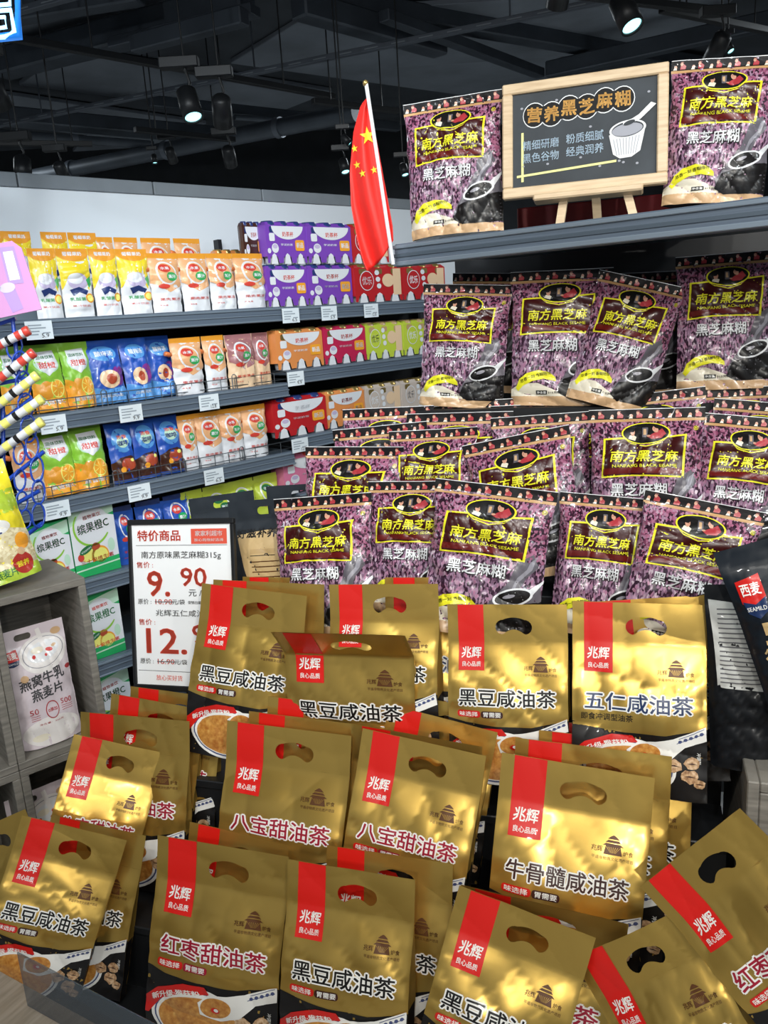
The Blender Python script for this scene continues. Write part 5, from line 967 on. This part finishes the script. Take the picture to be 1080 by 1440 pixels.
M_ = ('film_black', 'film_black', 'film_black'); mat('film_navy', (.006, .010, .016), .4, 0, .25, .08, 25, spec=.3)
plain_bag('dark_cereal_pouch', .19, .33, .06, .03, seal_art(.19, .33, True), M_, (990, 822), (1120, 822), 'G3', 'black pouch with white printed back label at the right edge', 'pouch', None, None, 11, 1.1, off=-.03, lean=8, roll=0)
plain_bag('dark_cereal_pouch', .19, .33, .06, .03, seal_art(.19, .33, False), ('film_navy', 'film_black', 'film_black'), (1003, 778), (1140, 740), 'G3', 'dark navy pouch with red and blue oat logo, tilted at the right edge', 'pouch', None, None, 12, 1.0, off=-.10, lean=8)
# small flowered red and white packet
a = Art(.1, .2); a.frac('printed_front', 'p_crimson', 1, [(.1, .05), (.9, .1), (.7, .4), (.9, .7), (.2, .9)]); a.text('printed_front', 'p_white', 2, '红豆', 0, .15, .06, .03, .03); a.poly('printed_front', 'p_cloth', 2, ell(.01, .09, .03, .02))
plain_bag('flowered_packet', .1, .2, .04, .012, a, ('p_white', 'p_white', 'p_white'), (955, 1075), (998, 1086), 'G3', 'small white and red flowered packet between gold pouches and right wooden crate', 'packet', None, None, 15, 1, off=.02, lean=2)
# right wooden crate under the dark pouches
pz = rpt(1040, 1098, 'G2', -.02)[2]; M = rM(1027, 'G2', -.02, 0)
e = empty('wooden_crate', M, 'grey wooden crate at the right edge under the dark pouches', 'crate')
mb = MB(); mb.box((0, 0, 0), (.018, .34, pz), 'wood_grey', .002); obj('side_board', mb.mesh('side_board'), e); mb = MB(); mb.box((.0185, 0, 0), (.5, .018, pz-.019), 'wood_grey', .002); obj('front_board', mb.mesh('front_board'), e)
mb = MB(); mb.box((.0185, 0, pz-.018), (.5, .34, pz), 'wood_grey', .002); obj('top_board', mb.mesh('top_board'), e)

# ---- left wooden crates with oat bags
KA = azdir(50); KI = np.array([-KA[1], KA[0], 0.]); K0 = at(60, 900, 1.86); K0 = np.array([K0[0], K0[1], 0.])
def k_s(px, t, z): Q = K0+KI*t+GZ*z-CP; k = (px-540)/FPX; return -(Q@CX-k*(Q@CF))/(KA@CX-k*(KA@CF))
kz = lambda px, py, t=0.: onplane(px, py, K0+KI*t, KI)[2]
zT, zM = kz(118, 812), kz(112, 1052); hC = zT-zM; sR = k_s(119, 0, zT); sL = k_s(6, 0, (zT+zM)/2)
def kM(s, t, z): return mtx(K0+KA*s+KI*t+GZ*z, KA, KI, GZ)
def crate(s0, s1, z0, z1, label):
    e = empty('wooden_crate', kM(s0, 0, z0), label, 'crate', 'stacked grey crates'); w, h, t, D = s1-s0, z1-z0, .018, .24
    for n_, b in (('top_board', ((0, 0, h-t), (w, D, h))), ('bottom_board', ((0, 0, 0), (w, D, t))), ('side_board', ((0, .0005, t), (t, D, h-t))), ('side_board', ((w-t, .0005, t), (w, D, h-t))), ('back_board', ((t, D-.01, t), (w-t, D, h-t)))):
        mb = MB(); mb.box(b[0], b[1], 'wood_grey', .0015); obj(n_, mb.mesh(n_), e)
wB = sR-sL; nmz = ('topmost', 'second from top', 'third from top', 'lowest')
for k in range(3):
    z1 = zT-hC*k-.0005*k; z0 = z1-hC+.0005
    if z0 < .03: z0 = .002
    crate(sL, sR, z0, z1, 'grey open wooden crate at left, %s, holding an oat milk bag' % nmz[k]); crate(sL-wB-.001, sL-.001, z0, z1, 'grey open wooden crate cut by the left edge, %s' % nmz[k])
    zlow = z0
if zlow > .03:
    crate(sL, sR, .002, zlow-.001, 'grey crate base under the left crates near the floor')
mat('oat_pink', (.66, .58, .62), .4, 0, .4, .12, 30); mat('oat_milk', (.80, .76, .74), .4, 0, .4)
def oat_art(W, H):
    a = Art(W, H); f = a.frac; p = 'bowl_picture'
    a.poly(p, 'oat_milk', 1, ell(W*.1, H*.76, W*.38, H*.15, rot=12)); a.poly(p, 'p_smoke2', 2, ell(W*.1, H*.77, W*.335, H*.115, rot=12)); a.poly(p, 'oat_milk', 3, ell(W*.1, H*.77, W*.32, H*.11, rot=12)); a.poly(p, 'p_silver', 4, ell(W*.1, H*.775, W*.26, H*.075, rot=12)); a.poly(p, 'p_cream', 5, ell(W*.02, H*.79, W*.1, H*.025)); a.poly(p, 'p_red2', 6, ell(-W*.06, H*.745, W*.03, H*.014, rot=50)); a.poly(p, 'p_red2', 6, ell(W*.20, H*.775, W*.055, H*.016, rot=-10)); a.poly(p, 'p_red2', 6, ell(W*.13, H*.74, W*.025, H*.010, rot=20)); a.poly(p, 'p_tan2', 6, ell(W*.28, H*.80, W*.04, H*.012, rot=20)); f(p, 'oat_milk', 5, [(.55, .04), (.62, .03), (.68, .2), (.62, .25)])
    a.poly(p, 'p_tan2', 3, ell(W*.36, H*.91, W*.08, H*.03)); a.poly(p, 'p_tan2', 3, ell(-W*.28, H*.6, W*.06, H*.03)); a.poly(p, 'oat_milk', 1, ell(0, H*.12, W*.46, H*.12)); a.poly(p, 'p_cream', 2, ell(-W*.2, H*.08, W*.14, H*.03)); a.poly(p, 'p_cloth', 1, ell(W*.44, H*.6, W*.05, H*.02))
    t = 'brand_badge'; f(t, 'p_red2', 2, [(.02, .17), (.22, .155), (.22, .24), (.02, .25)]); f(t, 'p_navy', 2, [(.02, .25), (.22, .24), (.2, .275), (.12, .29), (.04, .285)]); a.text(t, 'p_white', 3, '西麦', -W*.38, H*.80, W*.17, H*.05, .04); a.text(t, 'p_white', 3, 'SEAMILD', -W*.38, H*.737, W*.16, H*.015, .01)
    t = 'product_title'; a.text(t, 'ink', 2, '燕窝牛乳', -.003, H*.565, W*.72, H*.10, .045, .1, 7); a.text(t, 'ink', 2, '燕麦片', .004, H*.45, W*.52, H*.095, .045, .1, 6)
    a.poly(t, 'p_cloth', 2, ell(W*.05, H*.29, W*.11, H*.075)); a.poly(t, 'oat_pink', 3, ell(W*.05, H*.29, W*.095, H*.066)); a.text(t, 'p_cloth', 4, '0添加', W*.05, H*.29, W*.15, H*.03, .05); a.text(t, 'p_cloth', 3, '50', -W*.24, H*.31, W*.14, H*.045, .01); a.text(t, 'p_cloth', 3, '500', W*.29, H*.33, W*.17, H*.045, .01)
    for k in range(3): a.poly(t, 'p_cloth', 3, rect(-W*.3, H*(.27-.018*k), -W*.16, H*(.274-.018*k))); a.poly(t, 'p_cloth', 3, rect(W*.2, H*(.29-.018*k), W*.38, H*(.294-.018*k)))
    a.text(t, 'p_cloth', 2, '净含量：500克', 0, H*.19, W*.4, H*.016); return a
OW, OH = .155, .30; OA = oat_art(OW, OH); oh = rrect(-.042, OH-.030, -.002, OH-.014, .0075)
def oat(px0, px1, k, t, label, seed):
    z = zT-hC*(k+1)+.018+.002; s0, s1 = k_s(px0, t, z+.15), k_s(px1, t, z+.15); sc = min((s1-s0)/OW, (hC-.045)/OH); f = Film(OW, OH, .05, .036, 'pillow', seed, .9, 0, 0, ramp=.09)
    P = pouch_meshes(f, OA, 'oat_pink', 'oat_pink', 'oat_pink', hole=oh, band_part='handle_band')
    M = kM(s0*.5+s1*.5, t, z) @ Matrix.Scale(sc, 4) @ Matrix.Rotation(math.radians(-5), 4, 'X'); assemble('oat_bag', P, M, label, 'oat bag', 'pink oat milk bags')
oat(14, 104, 0, .05, 'pink bird nest milk oat bag in the topmost crate', 4); oat(24, 112, 1, .05, 'pink oat bag in the second crate, half hidden by gold pouches', 6); oat(30, 118, 2, .06, 'pink oat bag in the third crate low at the left', 9)
# yellow oat bag on top of the crates
mat('y_yellow', (.86, .74, .03), .35, 0, .6, .12, 30); mat('y_green', (.45, .62, .05), .35, 0, .6, .12, 30); mat('y_heart', (.45, .03, .02), .35, 0, .6); ramp_mat('oats', 'v', 130, [(0, (.55, .42, .2)), (.5, (.78, .68, .42)), (1, (.9, .84, .6))], (1, 1.3, 0), .4, .5)
yW, yH = .19, .27; a = Art(yW, yH); f = a.frac; p = 'printed_front'
f(p, 'y_green', 1, [(0, .25), (1, .25), (1, .44), (0, .46)]); f(p, 'g_dkgreen', 2, [(.3, .3), (.62, .27), (.66, .36), (.5, .4), (.34, .38)]); f(p, 'oats', 2, [(0, .52), (.5, .5), (1, .62), (1, .9), (0, .9)]); a.poly(p, 'p_white', 3, ell(.005, yH*.46, yW*.26, yH*.07)); a.text(p, 'p_bluep', 4, '燕麦', 0, yH*.46, .06, .03, .05)
a.poly(p, 'y_heart', 4, ell(yW*.28, yH*.12, yW*.13, yH*.09)); a.text(p, 'y_yellow', 5, '营养', yW*.28, yH*.12, .03, .014, .03); a.poly(p, 'g_fruit', 4, ell(yW*.36, yH*.3, yW*.09, yH*.07)); a.poly(p, 'p_tan2', 5, ell(yW*.3, yH*.22, yW*.05, yH*.03)); f(p, 'y_green', 3, [(0, .88), (1, .9), (1, 1), (0, 1)]); a.text(p, 'g_dkgreen', 4, '即食燕麦片', -.01, yH*.08, .09, .02, .02)
f_ = Film(yW, yH, .07, .014, 'pillow', 31, 1.3, 0, 0, ramp=.12); P = pouch_meshes(f_, a, 'y_yellow', 'y_yellow', 'y_yellow')
s_ = k_s(10, .07, zT+.1); M = kM(s_-.025, .07, zT+.012) @ Matrix.Rotation(math.radians(-7), 4, 'Y') @ Matrix.Rotation(math.radians(-12), 4, 'X'); assemble('yellow_oat_bag', P, M, 'bright yellow oat bag standing on the topmost crate at the left edge', 'oat bag')

# ---- blue wire rack with tubes, pink card
DR = 2.12
rk = empty('wire_rack', Matrix.Translation(at(30, 600, DR)), 'bright blue wire rack holding sweet tubes at the left edge', 'rack'); inv = rk.matrix_world.inverted()
def rt(name, pts, r, m='blue_wire', closed=False, par=rk): 
    mb = MB(); mb.tube([at(x, y, DR+dd) for x, y, dd in pts], r, m, 8, closed=closed); return obj(name, mb.mesh(name), par, inv)
for (x0, y0, x1, y1) in ((-20, 462, 22, 448), (-30, 545, 38, 532), (-20, 700, 62, 635), (-10, 790, 60, 735), (18, 450, 30, 560), (4, 560, 6, 750), (-30, 620, 44, 560), (-30, 738, 56, 690)): rt('bar', [(x0, y0, .01), (x1, y1, .01)], .0055)
for x, y, rx, ry in ((20, 487, 11, 18), (28, 512, 11, 18), (33, 540, 11, 18), (36, 571, 11, 18), (40, 603, 11, 19), (27, 637, 8, 16), (45, 628, 9, 18), (28, 675, 8, 15), (52, 660, 9, 18), (31, 705, 8, 14), (54, 692, 9, 17), (36, 730, 8, 13), (54, 725, 9, 17)):
    rt('ring', [(x+rx*math.cos(t*math.pi/8), y+ry*math.sin(t*math.pi/8), .014*math.cos(t*math.pi/8)) for t in range(16)], .0028, closed=True)
rt('stand_pole', [(-10, 450, .03), (-6, 1100, .03)], .009)
tb = (('red', 'g_red', (-25, 492), (30, 478), 'topmost red capped sweet tube in the blue rack'),)
TB = ((-26, 498, 41, 464, 'g_redtxt', 'g_redtxt', 'topmost red capped tube in the blue rack'), (-26, 552, 48, 495, 'g_redtxt', 'g_redtxt', 'second red capped tube in the blue rack'), (-26, 587, 53, 527, 'g_lemon', 'g_lemon', 'upper yellow capped tube in the blue rack'), (-26, 618, 60, 560, 'g_lemon', 'g_lemon', 'middle yellow capped tube in the blue rack'), (-22, 650, 60, 592, 'g_lemon', 'g_lemon', 'lowest yellow capped tube in the blue rack'))
for k, (x0, y0, x1, y1, cap, band, lb) in enumerate(TB):
    a_, b_ = at(x0, y0, DR-.02), at(x1, y1, DR-.02); d = b_-a_; L = np.linalg.norm(d); R = Vector(d).to_track_quat('Z', 'Y').to_matrix().to_4x4(); e = empty('sweet_tube', Matrix.Translation(a_) @ R, lb, 'tube', 'tubes in the blue rack')
    mb = MB(); mb.lathe([(0, 0), (.0115, 0), (.0115, L-.014)], 'g_white', 16); obj('tube_body', mb.mesh('tube_body'), e)
    mb = MB(); mb.lathe([(.0125, L-.015), (.013, L-.013), (.013, L-.002), (.0115, L), (0, L)], cap, 16); obj('cap', mb.mesh('cap'), e)
    for q in range(4):
        mb = MB(); z0 = L*.16+q*L*.19; mb.lathe([(.0118, z0), (.0118, z0+L*(.10 if q % 2 else .06))], band if q % 2 else 'p_black', 16); obj('printed_band', mb.mesh('printed_band'), e)
mat('pink_card', (.58, .26, .52), .5); mat('lilac_card', (.42, .26, .60), .5)
p0 = at(25, 395, DR-.03); Xc = unit(at(62, 436, DR-.03)-at(0, 449, DR-.03)); Zc = unit(at(0, 345, DR-.03)-at(0, 449, DR-.03)); Yc = unit(np.cross(Zc, Xc)); Zc = np.cross(Xc, Yc); M = mtx(at(-14, 450, DR-.03), Xc, Yc, Zc)
e = empty('promotion_card', M, 'pink card with white characters above the blue rack', 'card'); w, h = .145, .187; mb = MB(); mb.prism([(-w*.95, 0), (w*.93, .0), (w*.80, h*.88), (w*.66, h*1.0), (-w*.95, h*1.0)], 0, .003, 'pink_card'); obj('card_sheet', mb.mesh('card_sheet'), e)
a = Art(w*2, h); p = 'printed_front'; a.poly(p, 'lilac_card', 1, [(w*.45, h*.42), (w*.72, h*.4), (w*.68, h*.92), (w*.42, h*.94)]); a.poly(p, 'p_white', 2, [(w*.49, h*.47), (w*.67, h*.46), (w*.64, h*.86), (w*.47, h*.87)]); a.poly(p, 'g_lilac', 3, [(w*.51, h*.5), (w*.65, h*.49), (w*.62, h*.7), (w*.5, h*.71)])
a.poly(p, 'lilac_card', 1, [(w*.3, h*.4), (w*.55, h*.34), (w*.62, h*.06), (w*.42, h*.03)]); a.poly(p, 'g_lilac', 2, ell(w*.42, h*.38, w*.14, h*.07)); a.text(p, 'p_white', 2, '一点', w*.1, h*.66, w*.4, h*.16, .06, 0, 8); a.text(p, 'p_white', 2, '一点', w*.1, h*.44, w*.4, h*.16, .06, 0, 8); panel(p, a, Matrix.Translation((0, -.0003, 0)), e)
mb = MB(); mb.tube([(w*.0, .006, -.06), (w*.0, .006, h)], .002, 'brass', 6); obj('holder_rod', mb.mesh('holder_rod'), e)

# ---- counter lip at the lower left
A_, B_ = at(28, 1364, 1.40), at(300, 1458, 1.16); A_[2] = (A_[2]+B_[2])/2+.0; 
X = B_-A_; X[2] = 0; Lx = np.linalg.norm(X); X = unit(X); zt = A_[2]; Yp = np.cross(GZ, X); M = mtx(np.array([A_[0], A_[1], zt]), X, Yp, GZ)
e = empty('plastic_lip', M, 'clear dark plastic lip along the lower left edge of the display', 'lip')
mb = MB(); mb.box((0, 0, -.11), (Lx*1.5, .003, 0), 'acrylic', .001); obj('clear_sheet', mb.mesh('clear_sheet'), e)
mb = MB(); mb.box((-.3, -.05, -.14), (Lx*1.5, .03, -.1105), 'wood_step', .002); obj('edge_board', mb.mesh('edge_board'), e)
if DEBUG: DF.close()
